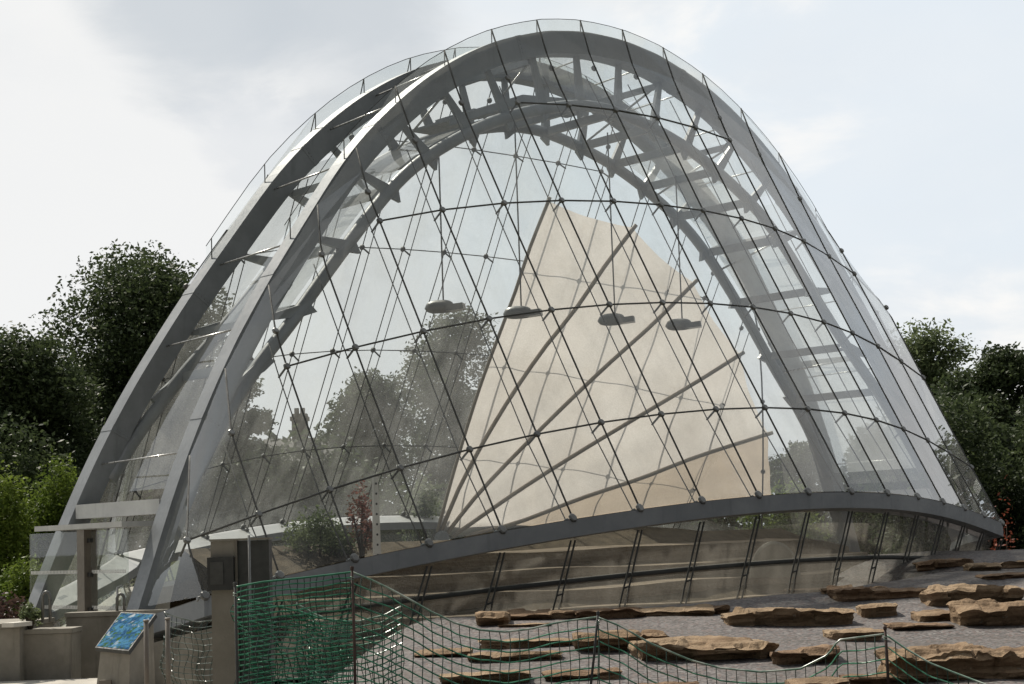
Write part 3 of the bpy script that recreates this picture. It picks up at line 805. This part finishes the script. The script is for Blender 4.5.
def crown_blobs(w, h, seed, n=13, z0=0.3, dome=False):
    g = np.random.default_rng(seed); L = []
    for i in range(n):
        t = (i + .5) / n; z = h * (z0 + (1 - z0) * (.10 + .80 * t)); q = (z / h - z0) / (1 - z0)
        env = math.sqrt(max(.05, 1 - (2 * min(q, .98) - .85) ** 2 / 1.35)) * w
        if dome: env = w * math.sqrt(max(.05, 1 - max(0, (q - .45) / .62) ** 4)) * (.62 + .38 * min(1, q / .45))
        a = i * 2.4 + g.random() * .8; rr = env * (.25 + .5 * g.random()) if i < n - 2 else env * .2
        rad = w * ((.48 if dome else .40) + .2 * g.random())
        L.append((math.cos(a) * rr, math.sin(a) * rr, z, rad, rad, rad * .72))
    return L
def tree(px, top, s, wpx, label, seed, mat=LEAFD, leaves=9000, size=.15, z0=.25, name='broadleaf_tree', group='trees around the glasshouse', nb=14, shell=.5, dome=False):
    base = at(px, 560, s); base[2] = -.05
    h = at(px, top, s)[2]; w = wpx * s / FPX
    T = empty(name, tuple(base)); tag(T, label, 'tree', group)
    bl = crown_blobs(w, h * .97, seed, nb, z0, dome)
    o = leaf_obj('crown', leaf_mesh(bl, int(leaves * 3.3), size * .50, seed, shell), mat); o.parent = T
    g = np.random.default_rng(seed + 5); m = MB()
    m.tube([(0, 0, -.2), (.05, .03, h * .2), (-.08, .05, h * .45), (.05, 0, h * .72)], [h * .03, h * .024, h * .017, h * .006], 8)
    for b in bl[::2]:
        z = max(h * .15, b[2] - h * .22); m.tube([(0, 0, z), (b[0] * .5, b[1] * .5, z + (b[2] - z) * .6), (b[0], b[1], b[2])], [h * .012, h * .008, h * .003], 5)
    t_ = m.build('trunk', BARK); t_.parent = T
    return T
tree(152, 240, 62, 92, 'tall round topped dark tree rising directly behind the left arch', 11, LEAFD, 27000, .16, .12, nb=28, dome=True)
tree(25, 316, 56, 74, 'dark tree with uneven top at the left edge of the photo', 12, LEAFD, 20000, .15, .10, nb=20, dome=True)
tree(90, 338, 66, 70, 'lower dark tree filling the gap between the two tall left trees', 13, LEAFD, 11000, .16, .1)
tree(-75, 330, 58, 80, 'dark tree cut by the left edge of the frame', 14, LEAFD, 9000, .16, .1)
tree(235, 352, 70, 48, 'dark tree behind the left glass, beside the chimney', 15, LEAFD, 9000, .17, .1)
tree(372, 355, 76, 52, 'grey green tree seen through the glass right of the chimney', 16, LEAFD, 9000, .17, .1)
tree(462, 288, 80, 72, 'tallest tree seen through the glass left of the sunshade', 17, LEAFD, 12000, .18, .1)
tree(540, 345, 84, 70, 'dark tree hidden mostly by the beige sunshade', 18, LEAFD, 8000, .18, .1)
tree(680, 390, 88, 80, 'low dark tree hidden behind the middle of the sunshade', 19, LEAFD, 7000, .2, .1)
tree(806, 432, 74, 40, 'small dark tree in the gap right of the sunshade', 20, LEAFD, 6000, .16, .05)
tree(938, 316, 70, 58, 'loose leafed pale tree top above the dark trees on the right', 21, LEAFM, 4200, .18, .45, shell=.3, nb=18)
tree(1012, 330, 62, 62, 'dark tree at the right edge of the photo', 22, LEAFD, 13000, .16, .08)
tree(962, 392, 54, 76, 'broad dark tree directly right of the glass foot', 23, LEAFD, 15000, .14, .03)
tree(1085, 360, 50, 70, 'dark tree cut by the right edge of the frame', 24, LEAFD, 10000, .15, .05)
tree(880, 420, 66, 50, 'dark tree hidden behind the right foot of the arches', 25, LEAFD, 7000, .16, .05)
tree(1190, 290, 44, 95, 'dark tree beyond the right edge mirrored in the end glass', 26, LEAFD, 4500, .17, .05)
tree(1330, 265, 38, 105, 'tall tree far beyond the right edge mirrored in the end glass', 27, LEAFD, 4500, .17, .05)

def bush(loc, r, label, seed, mat, leaves, size, name='bush', cat='bush', group=None, blobs=None, stems=True):
    T = empty(name, loc); tag(T, label, cat, group)
    g = np.random.default_rng(seed)
    if blobs is None:
        blobs = [(r[0] * .55 * math.cos(i * 2.1), r[1] * .55 * math.sin(i * 2.1), r[2] * (.45 + .18 * (i % 3)), r[0] * .6, r[1] * .6, r[2] * .5) for i in range(7)]
    o = leaf_obj('foliage', leaf_mesh(blobs, leaves, size, seed, .4), mat); o.parent = T
    m = MB()
    for i in range(5):
        b = blobs[i % len(blobs)]; m.tube([(0, 0, -.05), (b[0] * .6, b[1] * .6, b[2] * .6), (b[0], b[1], b[2])], [.03, .02, .008], 5)
    t_ = m.build('stem', BARK); t_.parent = T
    return T
def gl(px, s): p = at(px, 600, s); return (p[0], p[1], -.06)
bush(gl(8, 46), (1.2, 1.2, 3.1), 'bright green tall shrub at the left edge under the dark trees', 31, LEAFY, 17000, .055, 'shrub', 'shrub', 'bright shrubs left of the glasshouse')
bush(gl(62, 47), (1.1, 1.1, 3.3), 'bright green tall shrub touching the left arch', 32, LEAFY, 17000, .055, 'shrub', 'shrub', 'bright shrubs left of the glasshouse')
bush(gl(28, 38), (.8, .8, 1.35), 'low bright green shrub above the purple hedge', 33, LEAFY, 9000, .045, 'shrub', 'shrub', 'bright shrubs left of the glasshouse')
bush(gl(4, 30), (1.1, .8, .95), 'low purple brown hedge behind the concrete wall', 34, LEAFP, 4000, .04, 'hedge', 'hedge')
bush(gl(790, 60), (1.7, 1.2, 2.6), 'bright shrub seen in the gap right of the sunshade', 35, LEAFY, 4000, .10, 'shrub', 'shrub')
bush(gl(30, 52), (3.5, 1.5, 4.4), 'dark undergrowth behind the bright shrubs on the left', 36, LEAFD, 18000, .08, 'shrub', 'shrub')
bush(gl(960, 50), (3.2, 1.5, 4.2), 'dark undergrowth at the right foot of the glass', 37, LEAFD, 18000, .08, 'shrub', 'shrub')
bush(gl(330, 64), (5.5, 2, 4.4), 'dark undergrowth seen through the left half of the glass', 38, LEAFD, 10000, .16, 'shrub', 'shrub')
bush(gl(600, 70), (8.5, 2, 3.8), 'long dark undergrowth behind the sunshade', 39, LEAFD, 9000, .18, 'shrub', 'shrub')
p = at(1003, 532, 40)
bush((p[0], p[1], -.05), (.35, .35, 2.1), 'thin red leaved plant by the right foot of the glass', 40, LEAFR, 200, .045, 'red_plant', 'plant')
p = at(320, 563, 27.5); zb = p[2]
bush((p[0], p[1], zb - .02), (.55, .5, .66), 'round grey green cushion bush inside the near glass', 41, LEAFM, 3500, .03, 'bush', 'bush')
p = at(362, 556, 27.5)
bush((p[0], p[1], p[2] - .02), (.22, .22, .95), 'pink flowering upright plant beside the white post', 42, PINK, 900, .03, 'flowering_plant', 'plant')
p = at(425, 520, 36)
bush((p[0], p[1], p[2] - .7), (.5, .4, 1.2), 'grey green bush by the far glass beside the sunshade', 43, LEAFM, 3000, .04, 'bush', 'bush')
p = at(377, 555, 27.0)
m = MB(); m.hexa([tuple(p + np.array(v)) for v in ((-.07, -.02, -.3), (.07, -.02, -.3), (.07, .02, -.3), (-.07, .02, -.3), (-.04, -.02, 1.15), (.04, -.02, 1.15), (.04, .02, 1.15), (-.04, .02, 1.15))])
o = empty('marker_post', tuple(p + np.array((0, 0, -.3)))); tag(o, 'slim white post with a row of dark holes inside the glass', 'post')
part(m, 'post', WHITEP, o, o)
m = MB()
for k in range(8): m.disc(p + np.array((0, -.022, .0 + k * .15)), (0, -1, 0), .018, .008, 8)
part(m, 'hole', BLACKM, o, o)

# far house with a chimney
p = at(300, 560, 92); Hh = empty('brick_house', (p[0], p[1], 0)); tag(Hh, 'dark far house with one tall chimney seen through the left glass', 'house')
zr = at(300, 438, 92)[2]; zc = at(300, 414, 92)[2]
def hb(m, cx_, w, dpt, z0, z1): m.box((p[0] + cx_ * r0[0], p[1] + cx_ * r0[1], (z0 + z1) / 2), (w, dpt, z1 - z0), -YAW)
m = MB(); hb(m, .3, 4.2, 5, 0, zr - 1.3); part(m, 'wall', BRICK, Hh, Hh)
m = MB()
c0 = np.array((p[0] + .3 * r0[0], p[1] + .3 * r0[1], 0))
e = lambda a, b, z: tuple(c0 + r0 * a + uh * b + np.array((0, 0, z)))
m.add([e(-2.3, -2.7, zr - 1.3), e(2.3, -2.7, zr - 1.3), e(2.3, 2.7, zr - 1.3), e(-2.3, 2.7, zr - 1.3), e(-2.0, 0, zr), e(2.0, 0, zr)], [(3, 2, 1, 0), (0, 1, 5, 4), (2, 3, 4, 5), (1, 2, 5), (3, 0, 4)])
rf = part(m, 'roof', ROOFM, Hh, Hh)
m = MB(); hb(m, .15, .75, .7, zr - 1.0, zc); hb(m, .15, .9, .85, zc - .35, zc - .15); hb(m, .0, .22, .22, zc, zc + .3); hb(m, .3, .22, .22, zc, zc + .3)
part(m, 'chimney', BRICK, rf, None)
for cx_ in (-.9, 1.3):
    m = MB(); m.box(tuple(c0 + r0 * cx_ + uh * -2.52 + np.array((0, 0, 2.2))), (.9, .06, 1.2), -YAW); part(m, 'window', BLACKM, Hh, Hh)

# half round stone inside the skirt
p = at(776, 574, 28.7); m = MB(); ring = []
for yy, k in ((0, .93), (.03, 1), (.22, 1), (.25, .93)):
    ring.append([tuple(np.array((p[0], p[1], p[2] - .05)) + r0 * (.39 * k * math.cos(a)) + np.array((0, 0, max(0, .56 * k * math.sin(a)))) + uh * yy) for a in np.linspace(-.08, math.pi + .08, 22)])
m.loft(ring, True, True); tag(m.build('standing_stone', CONC), 'half round upright grey stone behind the glass skirt', 'stone')

# ------------------------------------------------------------------ sandstone slabs in the gravel
def rock(x0, x1, yt, yf, yb, label, mat, seed, depth=None, tilt=0.0):
    """x0..x1 across, yf front top edge, yb front foot, yt back top edge, read as a size on the ground"""
    xm = (x0 + x1) / 2; P = on_ground(xm, yb); s = (P - CAM) @ uh
    k = s / FPX; L = (x1 - x0) * k; H = max(.06, (yb - yf) * k * 1.02); D = depth or max(.3, min(1.5, (yf - yt) * k * 5 + .2))
    o = empty('sandstone_slab', (P[0], P[1], P[2])) if False else None
    nx = max(10, min(70, int(L / .035))); ny = max(5, min(22, int(D / .06))); nz = max(5, min(14, int(H / .03)))
    bm = bmesh.new(); bmesh.ops.create_cube(bm, size=1)
    # build a box by hand with many faces
    bm.free(); m = MB(); V = {}; vs_ = []; fs = []
    def vid(i, j, q):
        if (i, j, q) not in V: V[(i, j, q)] = len(vs_); vs_.append((i / nx - .5, j / ny, q / nz))
        return V[(i, j, q)]
    for i in range(nx):
        for j in range(ny):
            fs.append((vid(i, j, nz), vid(i + 1, j, nz), vid(i + 1, j + 1, nz), vid(i, j + 1, nz)))
    for i in range(nx):
        for q in range(nz):
            fs.append((vid(i, 0, q), vid(i + 1, 0, q), vid(i + 1, 0, q + 1), vid(i, 0, q + 1)))
            fs.append((vid(i + 1, ny, q), vid(i, ny, q), vid(i, ny, q + 1), vid(i + 1, ny, q + 1)))
    for j in range(ny):
        for q in range(nz):
            fs.append((vid(0, j + 1, q), vid(0, j, q), vid(0, j, q + 1), vid(0, j + 1, q + 1)))
            fs.append((vid(nx, j, q), vid(nx, j + 1, q), vid(nx, j + 1, q + 1), vid(nx, j, q + 1)))
    out_ = []
    so_ = seed * 7.31
    nv = lambda *p_: noise.noise(Vector(p_))
    def cell(x_, y_, z_):
        d_, _ = noise.voronoi(Vector((x_, y_, z_))); return d_[1] - d_[0]
    for a, b, c_ in vs_:
        X = a * L; Y = b * D; Z = c_ * H; front = (1 - b)
        # stepped, broken front with an undercut foot
        wx = nv(X * 2, Z * 3, so_) * .25
        ledge = (noise.cell(Vector((X * 1.6 + wx + so_, 0.5, math.floor(c_ * 2.2) + .5))) - .5) * .10 + (noise.cell(Vector((X * 5 + wx * 2, so_, math.floor(c_ * 4.3 + wx) + .5))) - .5) * .03
        ledge += (nv(X * 6, Z * 14, so_) + .6 * nv(X * 15, Z * 30, so_)) * .028
        bed = math.floor(c_ * 2.6 + nv(X * .8, so_, 2) * .6) * .015
        Y += front * (ledge * min(1, D * 1.4) + (1 - c_) ** 1.1 * H * .45 - bed * min(1, H * 5))
        endc = max(0, abs(a) - .30) / .20
        X *= 1 + .07 * nv(b * 2.3 + so_, c_ * 3, a) - .05 * (1 - c_)
        Y += endc ** 3 * front * D * .22 * (.6 + nv(so_, a * 2, 7))
        top = nv(X * 1.0, Y * 1.2, so_) * .05 + (noise.cell(Vector((X * 1.3 + nv(X * 2, Y * 2, so_) * .3 + so_, Y * 2.2 + nv(X * 3, Y * 3, so_ + 2) * .3, .5))) - .5) * .045 + (noise.cell(Vector((X * 4.1, Y * 5.3, so_))) - .5) * .025 + nv(X * 9, Y * 9, so_) * .018
        if c_ > .6: Z += top * min(1, H * 3.2) * (c_ - .6) / .4
        Z *= 1 - .16 * endc ** 3 * (.6 + nv(so_, a * 3, b * 2))
        Z += X * tilt + nv(X * 7, Y * 7, Z * 12 + so_) * .016
        Z = min(Z, H * 1.25)
        if c_ < .01: Z = -.25
        out_.append((X, Y, Z))
    m.add(out_, fs, False)
    me_o = m.build('sandstone_slab', mat)
    me_o.location = (P[0], P[1], P[2] - .02 - .14 * H); me_o.rotation_euler = (0, 0, -YAW + random.uniform(-.10, .10))
    bv = None
    return tag(me_o, label, 'rock', 'sandstone slabs in the gravel')
RK = [
 (475, 508, 603, 608, 627, 'upright reddish block at the left end of the slab row by the glass'), (503, 553, 601, 606, 621, 'sandstone block second from the left in the row by the glass'),
 (498, 550, 619, 621, 628, 'thin flat slab lying under the left blocks of the row'), (549, 578, 602, 606, 620, 'dark square block in the slab row below the skirt glass'),
 (576, 645, 602, 607, 619, 'long sandstone block right of the dark square block'), (640, 714, 599, 605, 616, 'flat slab at the right end of the left slab row'),
 (664, 694, 588, 591, 600, 'small rough rock lying on gravel behind the slab row'), (714, 730, 601, 604, 612, 'small square stone at the left end of the long slab'),
 (729, 860, 598, 604, 624, 'long straight dark fronted slab in the middle of the gravel'), (700, 806, 570, 575, 583, 'low mossy rock against the foot of the skirt glass'),
 (760, 850, 583, 587, 592, 'long thin ledge behind the long straight slab'), (680, 760, 586, 588, 591, 'thinnest flat ledge in the gravel near the skirt glass'), (824, 888, 580, 585, 594, 'tapering slab left of the big back slabs'),
 (838, 944, 578, 584, 599, 'big dark fronted slab left of the widest back slab'), (930, 1026, 576, 582, 604, 'big back slab with a light flat top'),
 (961, 1050, 590, 597, 624, 'dark slab cut by the right edge below the back slabs'), (919, 974, 552, 558, 570, 'pale rounded rock on the skyline right of the skirt'),
 (970, 1002, 556, 561, 571, 'small squarish rock beside the pale skyline rock'), (1000, 1040, 555, 559, 568, 'skyline rock cut by the right edge'), (985, 1045, 568, 572, 580, 'flat dark ledge under the skyline rocks'),
 (862, 898, 597, 602, 614, 'wedge shaped rock in the middle of the right gravel'), (921, 957, 604, 608, 620, 'small brick shaped rock below the back slabs'), (892, 953, 617, 621, 628, 'low flat slab in front of the brick shaped rock'),
 (833, 884, 620, 625, 638, 'dark rock behind the red stake'), (892, 1060, 628, 640, 680, 'largest slab at the lower right with reddish top edge'), (773, 840, 638, 646, 662, 'pointed orange rock alone in the gravel'),
 (640, 781, 622, 635, 660, 'massive rock with a light broken top in the front gravel'), (575, 668, 624, 630, 650, 'dark long rock left of the massive front rock'), (849, 985, 668, 672, 681, 'low slab in front of the largest lower right slab'),
 (468, 562, 646, 650, 660, 'thin yellow slab behind the green net'), (415, 470, 644, 648, 657, 'small yellow slab behind the left part of the net'), (545, 622, 664, 669, 678, 'flat yellow slab at the bottom behind the net'),
 (440, 530, 668, 672, 682, 'low slab at the bottom edge behind the net'), (795, 850, 674, 678, 690, 'flat rock at the bottom edge under the net'), (640, 700, 676, 680, 690, 'small rock at the bottom edge right of the thin stake'),
 (480, 575, 634, 637, 645, 'broken low ledge behind the sagging net')]
for i, (a, b, t, f, g_, lab) in enumerate(RK):
    rock(a, b, t, f, g_, lab, SAND[i % 3], i + 1, tilt=random.uniform(-.02, .02))

# ------------------------------------------------------------------ foreground net and stakes
def net(top, s0, s1, h, label, mat_h, mat_v, rope=True, nrow=15, dx=.075, wob=.03, seed=1, drape=None):
    g = np.random.default_rng(seed)
    X = np.array([t[0] for t in top], float); Y = np.array([t[1] for t in top], float)
    s_of = lambda px: s0 + (s1 - s0) * (px - X[0]) / (X[-1] - X[0])
    n = max(10, int((X[-1] - X[0]) * s0 / FPX / dx)); px = np.linspace(X[0], X[-1], n * 2 + 1)
    T = np.array([at(q, np.interp(q, X, Y), s_of(q)) for q in px])
    bl = []
    for p in T:
        zg = ground_z(p[0], p[1]) + .01; bl.append(min(zg, p[2] - .25))
    rows = []; cell = 1.25 / nrow
    for k in range(nrow + 1):
        f = k / nrow; row = []; drop = cell * k
        for i, p in enumerate(T):
            z = p[2] - drop
            d = wob * (noise.noise(Vector((i * .11, k * .18, seed))) + .5 * noise.noise(Vector((i * .35, k * .35, seed + 4)))) * (1 if f > 0 else .2)
            zz = z + .012 * noise.noise(Vector((i * .2, k * .25, seed + 9))) * (f > 0)
            q = p + uh * d * 1.6 + r0 * d * .8; row.append((q[0], q[1], zz))
        rows.append(np.array(row))
    N = empty('barrier_net', tuple(T[0])); tag(N, label, 'net', 'green barrier nets')
    m = MB()
    for k in range(1 if rope else 0, nrow + 1): m.tube(rows[k], .0062, 4, False)
    part(m, 'cross_strands', mat_h, N, N)
    m = MB()
    for i in range(0, len(px), 2): m.tube([rows[k][i] for k in range(nrow + 1)], .0046, 4, False)
    part(m, 'upright_strands', mat_v, N, N)
    if rope:
        m = MB(); m.tube(rows[0], .0085, 5); part(m, 'top_rope', ROPE if rope == 1 else mat_h, N, N)
    return N
net([(235, 587), (262, 582), (310, 577), (352, 572)], 14.6, 15, 0, 'green net panel pulled taut between the pillar and the second stake', NETG, NETD, 2, 30, .055, .04, 1)
net([(352, 572), (372, 580), (400, 594), (430, 611), (455, 623), (480, 630), (505, 632), (530, 629), (560, 622), (597, 617)], 15, 15.6, 0, 'green net panel with pale rope drooping between the middle stakes', NETG, NETD, 1, 15, .078, .03, 2)
net([(597, 617), (620, 626), (650, 643), (690, 660), (720, 668), (760, 672), (800, 669), (828, 655), (838, 640), (885, 634)], 15.6, 15.2, 0, 'low green net panel drooping between the thin stake and the red stake', NETG, NETD, 1, 12, .085, .03, 3)
net([(885, 634), (905, 648), (930, 663), (955, 673), (990, 686), (1040, 697)], 15.2, 14.2, 0, 'green net panel falling from the red stake to the right edge', NETG, NETD, 1, 12, .085, .03, 4)
net([(296, 603), (312, 613), (335, 622), (360, 621), (385, 615), (402, 606)], 15.8, 16.0, 0, 'second green net hanging in a pale loop behind the taut panel', NETG, NETD, 1, 24, .05, .05, 5)
net([(238, 600), (262, 603), (290, 609), (320, 618), (348, 622)], 15.6, 15.8, 0, 'bunched dark green net behind the taut panel beside the pillar', NETG, NETD, 2, 30, .045, .09, 6)
net([(164, 612), (180, 618), (198, 622), (216, 620)], 21.5, 21.5, 0, 'dark net with silver glints in its colour heaped between the thin posts and the pillar', NETGLINT, NETD, 2, 18, .05, .10, 7)
def stake(px, top, s, r, label, mat, tiltx=0., name='stake'):
    P = at(px, top, s); zg = ground_z(P[0], P[1]) - .08
    o = empty(name, (P[0], P[1], zg)); tag(o, label, 'stake', 'net stakes')
    m = MB(); b = np.array((P[0], P[1], zg)) - r0 * tiltx
    m.tube([b, b + (P - b) * .5 + r0 * .004, P], [r, r, r * .92], 8); part(m, 'shaft', mat, o, o)
    m = MB(); m.disc(P + (0, 0, .0), (0, 0, 1), r * 1.35, .03, 8); part(m, 'cap', mat, o, o)
    m = MB(); m.tube([P + r0 * (r * 1.2 * math.cos(a)) + uh * (r * 1.2 * math.sin(a)) + np.array((0, 0, -.06 - .003 * a)) for a in np.linspace(0, 12, 26)], .004, 4); part(m, 'rope_tie', ROPE, o, o)
stake(235, 584, 14.55, .012, 'dark thin stake at the pillar end of the net', DARKSTEEL)
stake(352, 568, 14.95, .012, 'reddish brown stake at the highest point of the net', REDSTAKE)
stake(598, 613, 15.55, .011, 'thin dark stake in the middle of the net', DARKSTEEL, .1)
stake(885, 628, 15.15, .012, 'rusty red stake near the largest slab', REDSTAKE)

# ------------------------------------------------------------------ pillar, posts, information panel, walls on the left
s_ = 16.0; kx = s_ / FPX
B0 = at(224, 650, s_); PZ = at(224, 541, s_)[2]
PL = empty('entry_pillar', (B0[0], B0[1], 0)); tag(PL, 'tall grey brown pillar with a dark head and black box beside the net', 'pillar')
def pb(m, px0, px1, z0, z1, d0, d1):
    a = (px0 - 224) * kx; b = (px1 - 224) * kx
    c_ = np.array((B0[0], B0[1], 0)) + r0 * (a + b) / 2 + uh * (d0 + d1) / 2
    m.box((c_[0], c_[1], (z0 + z1) / 2), (b - a, d1 - d0, z1 - z0), -YAW)
m = MB(); pb(m, 212.5, 237, -.05, PZ, 0, .22); part(m, 'shaft', STONEPOST, PL, PL)
m = MB(); pb(m, 237.2, 270, -.05, PZ - .004, .02, .22); part(m, 'dark_side', SLATE, PL, PL)  # near black box forming the right side of the pillar
m = MB(); pb(m, 236.6, 239, .0, PZ + .002, -.012, .015); part(m, 'edge_strip', POSTM, PL, PL)
zb0, zb1 = at(222, 590, s_)[2], at(222, 557, s_)[2]
m = MB(); pb(m, 210, 236, zb0, zb1, -.07, -.002); bx_ = part(m, 'black_box', BLACKM, PL, PL)
m = MB(); pb(m, 213, 226, zb0 + .05, zb1 - .04, -.078, -.072); part(m, 'window', SLATE, bx_, None)
m = MB(); pb(m, 211.5, 271, PZ + .001, PZ + .018, -.015, .235); part(m, 'cap', STONEPOST, PL, PL)
P = at(249, 541, 15.75); m = MB(); m.tube([(P[0], P[1], -.05), (P[0], P[1], P[2] + .05)], .011, 8); o = m.build('thin_pole', CLAMP); tag(o, 'thin pale pole standing in front of the pillar', 'pole')
for px, tp, lab in ((146, 621, 'slim round metal post in front of the information panel'), (167.5, 619, 'slim round metal post between the information panel and the pillar')):
    P = at(px, tp, 19.2); o = empty('metal_post', (P[0], P[1], -.05)); tag(o, lab, 'post', 'slim metal posts')
    m = MB(); m.tube([(P[0], P[1], -.05), (P[0], P[1], P[2])], .026, 10); part(m, 'shaft', POSTM, o, o)
    m = MB(); m.disc((P[0], P[1], P[2] + .004), (0, 0, 1), .031, .022, 10); part(m, 'cap', POSTM, o, o)
# information panel
c4 = [at(95, 647.5, 19.9), at(128.5, 651, 19.5), at(156, 613.5, 20.15), at(121, 612, 20.6)]
IP = empty('information_panel', (c4[0][0], c4[0][1], 0)); tag(IP, 'sloping information panel with a blue and green picture on a stone plinth', 'information panel')
c4 = [np.array(c_) for c_ in c4]; nn = np.cross(c4[1] - c4[0], c4[3] - c4[0]); nn /= np.linalg.norm(nn)
if nn[2] < 0: nn = -nn
m = MB(); m.hexa([c_ - nn * .045 for c_ in c4] + list(c4)); part(m, 'board', DARKSTEEL, IP, IP)
cc = sum(c4) / 4; m = MB(); i4 = [cc + (c_ - cc) * .93 + nn * .004 for c_ in c4]; m.add(i4 + [c_ - nn * .003 for c_ in i4], [(0, 1, 2, 3), (7, 6, 5, 4), (0, 1, 5, 4), (1, 2, 6, 5), (2, 3, 7, 6), (3, 0, 4, 7)]); part(m, 'picture', PANEL, IP, IP)
m = MB(); lo = [cc + (c_ - cc) * .86 - nn * .047 for c_ in c4]; ft = [np.array((c_[0], c_[1], -.05)) for c_ in [cc + (c_ - cc) * .95 for c_ in c4]]
ft[0] = ft[0] - r0 * .05; m.hexa(ft + lo); part(m, 'plinth', CONC, IP, IP)
fm = (ft[0] + ft[1]) / 2; m = MB(); m.box(tuple(fm - uh * .015 - r0 * .05 + np.array((0, 0, .2))), (.13, .04, .42), -YAW); part(m, 'recess', POSTM, IP, IP)
# concrete walls by the entrance
def wall(px0, px1, ptop, s0, depth, z0, label, name='concrete_wall', cop=True, mat=CONC):
    A = at(px0, ptop, s0); B = at(px1, ptop, s0); z1 = A[2]; mid = (A + B) / 2
    W = empty(name, (mid[0], mid[1], 0)); tag(W, label, 'wall', 'low concrete walls by the entrance')
    L = np.linalg.norm((B - A)[:2]); c_ = mid + uh * depth / 2
    m = MB(); m.box((c_[0], c_[1], (z0 + z1 - .06) / 2), (L, depth, z1 - .06 - z0), -YAW); part(m, 'wall_face', mat, W, W)
    m = MB(); m.box((c_[0], c_[1], z1 - .028), (L + .03, depth + .04, .056), -YAW); part(m, 'coping', CONC, W, W)
    return z1
wall(20, 71, 630, 22.2, .5, -.08, 'lower front concrete wall left of the information panel')
wall(-60, 19.5, 626, 22.0, 1.6, -.08, 'wide concrete planter wall at the left edge of the photo')
wall(66, 180, 613, 23.2, .3, -.08, 'taller stained concrete wall behind the information panel')
A = at(17, 626, 21.9); m = MB(); m.box((A[0], A[1], A[2] + .02), (.17, .35, .05), -YAW - .4); tag(m.build('white_block', CONCL), 'small white slab lying on the corner of the concrete wall', 'slab')
for px, s, tp, lab in ((42.5, 22.35, 592, 'steel hoop handrail on the left concrete wall'), (117, 23.3, 594, 'steel hoop handrail behind the information panel')):
    A = at(px, tp, s); m = MB(); zb = at(px, 618, s)[2] - .05
    pth = [(-.0, zb)] + [(.0, A[2] - .05)] + [(.02, A[2] - .01), (.045, A[2]), (.07, A[2] - .01), (.09, A[2] - .05), (.09, zb)]
    m.tube([(A[0] + r0[0] * a, A[1] + r0[1] * a, z) for a, z in pth], .02, 8); tag(m.build('hoop_rail', CLAMP), lab, 'handrail', 'steel hoop handrails')
A = at(30, 618, 22.3)
bush((A[0], A[1], A[2] - .08), (.14, .12, .22), 'tuft of pale leaves on top of the concrete wall', 44, LEAFM, 500, .025, 'tuft', 'plant')
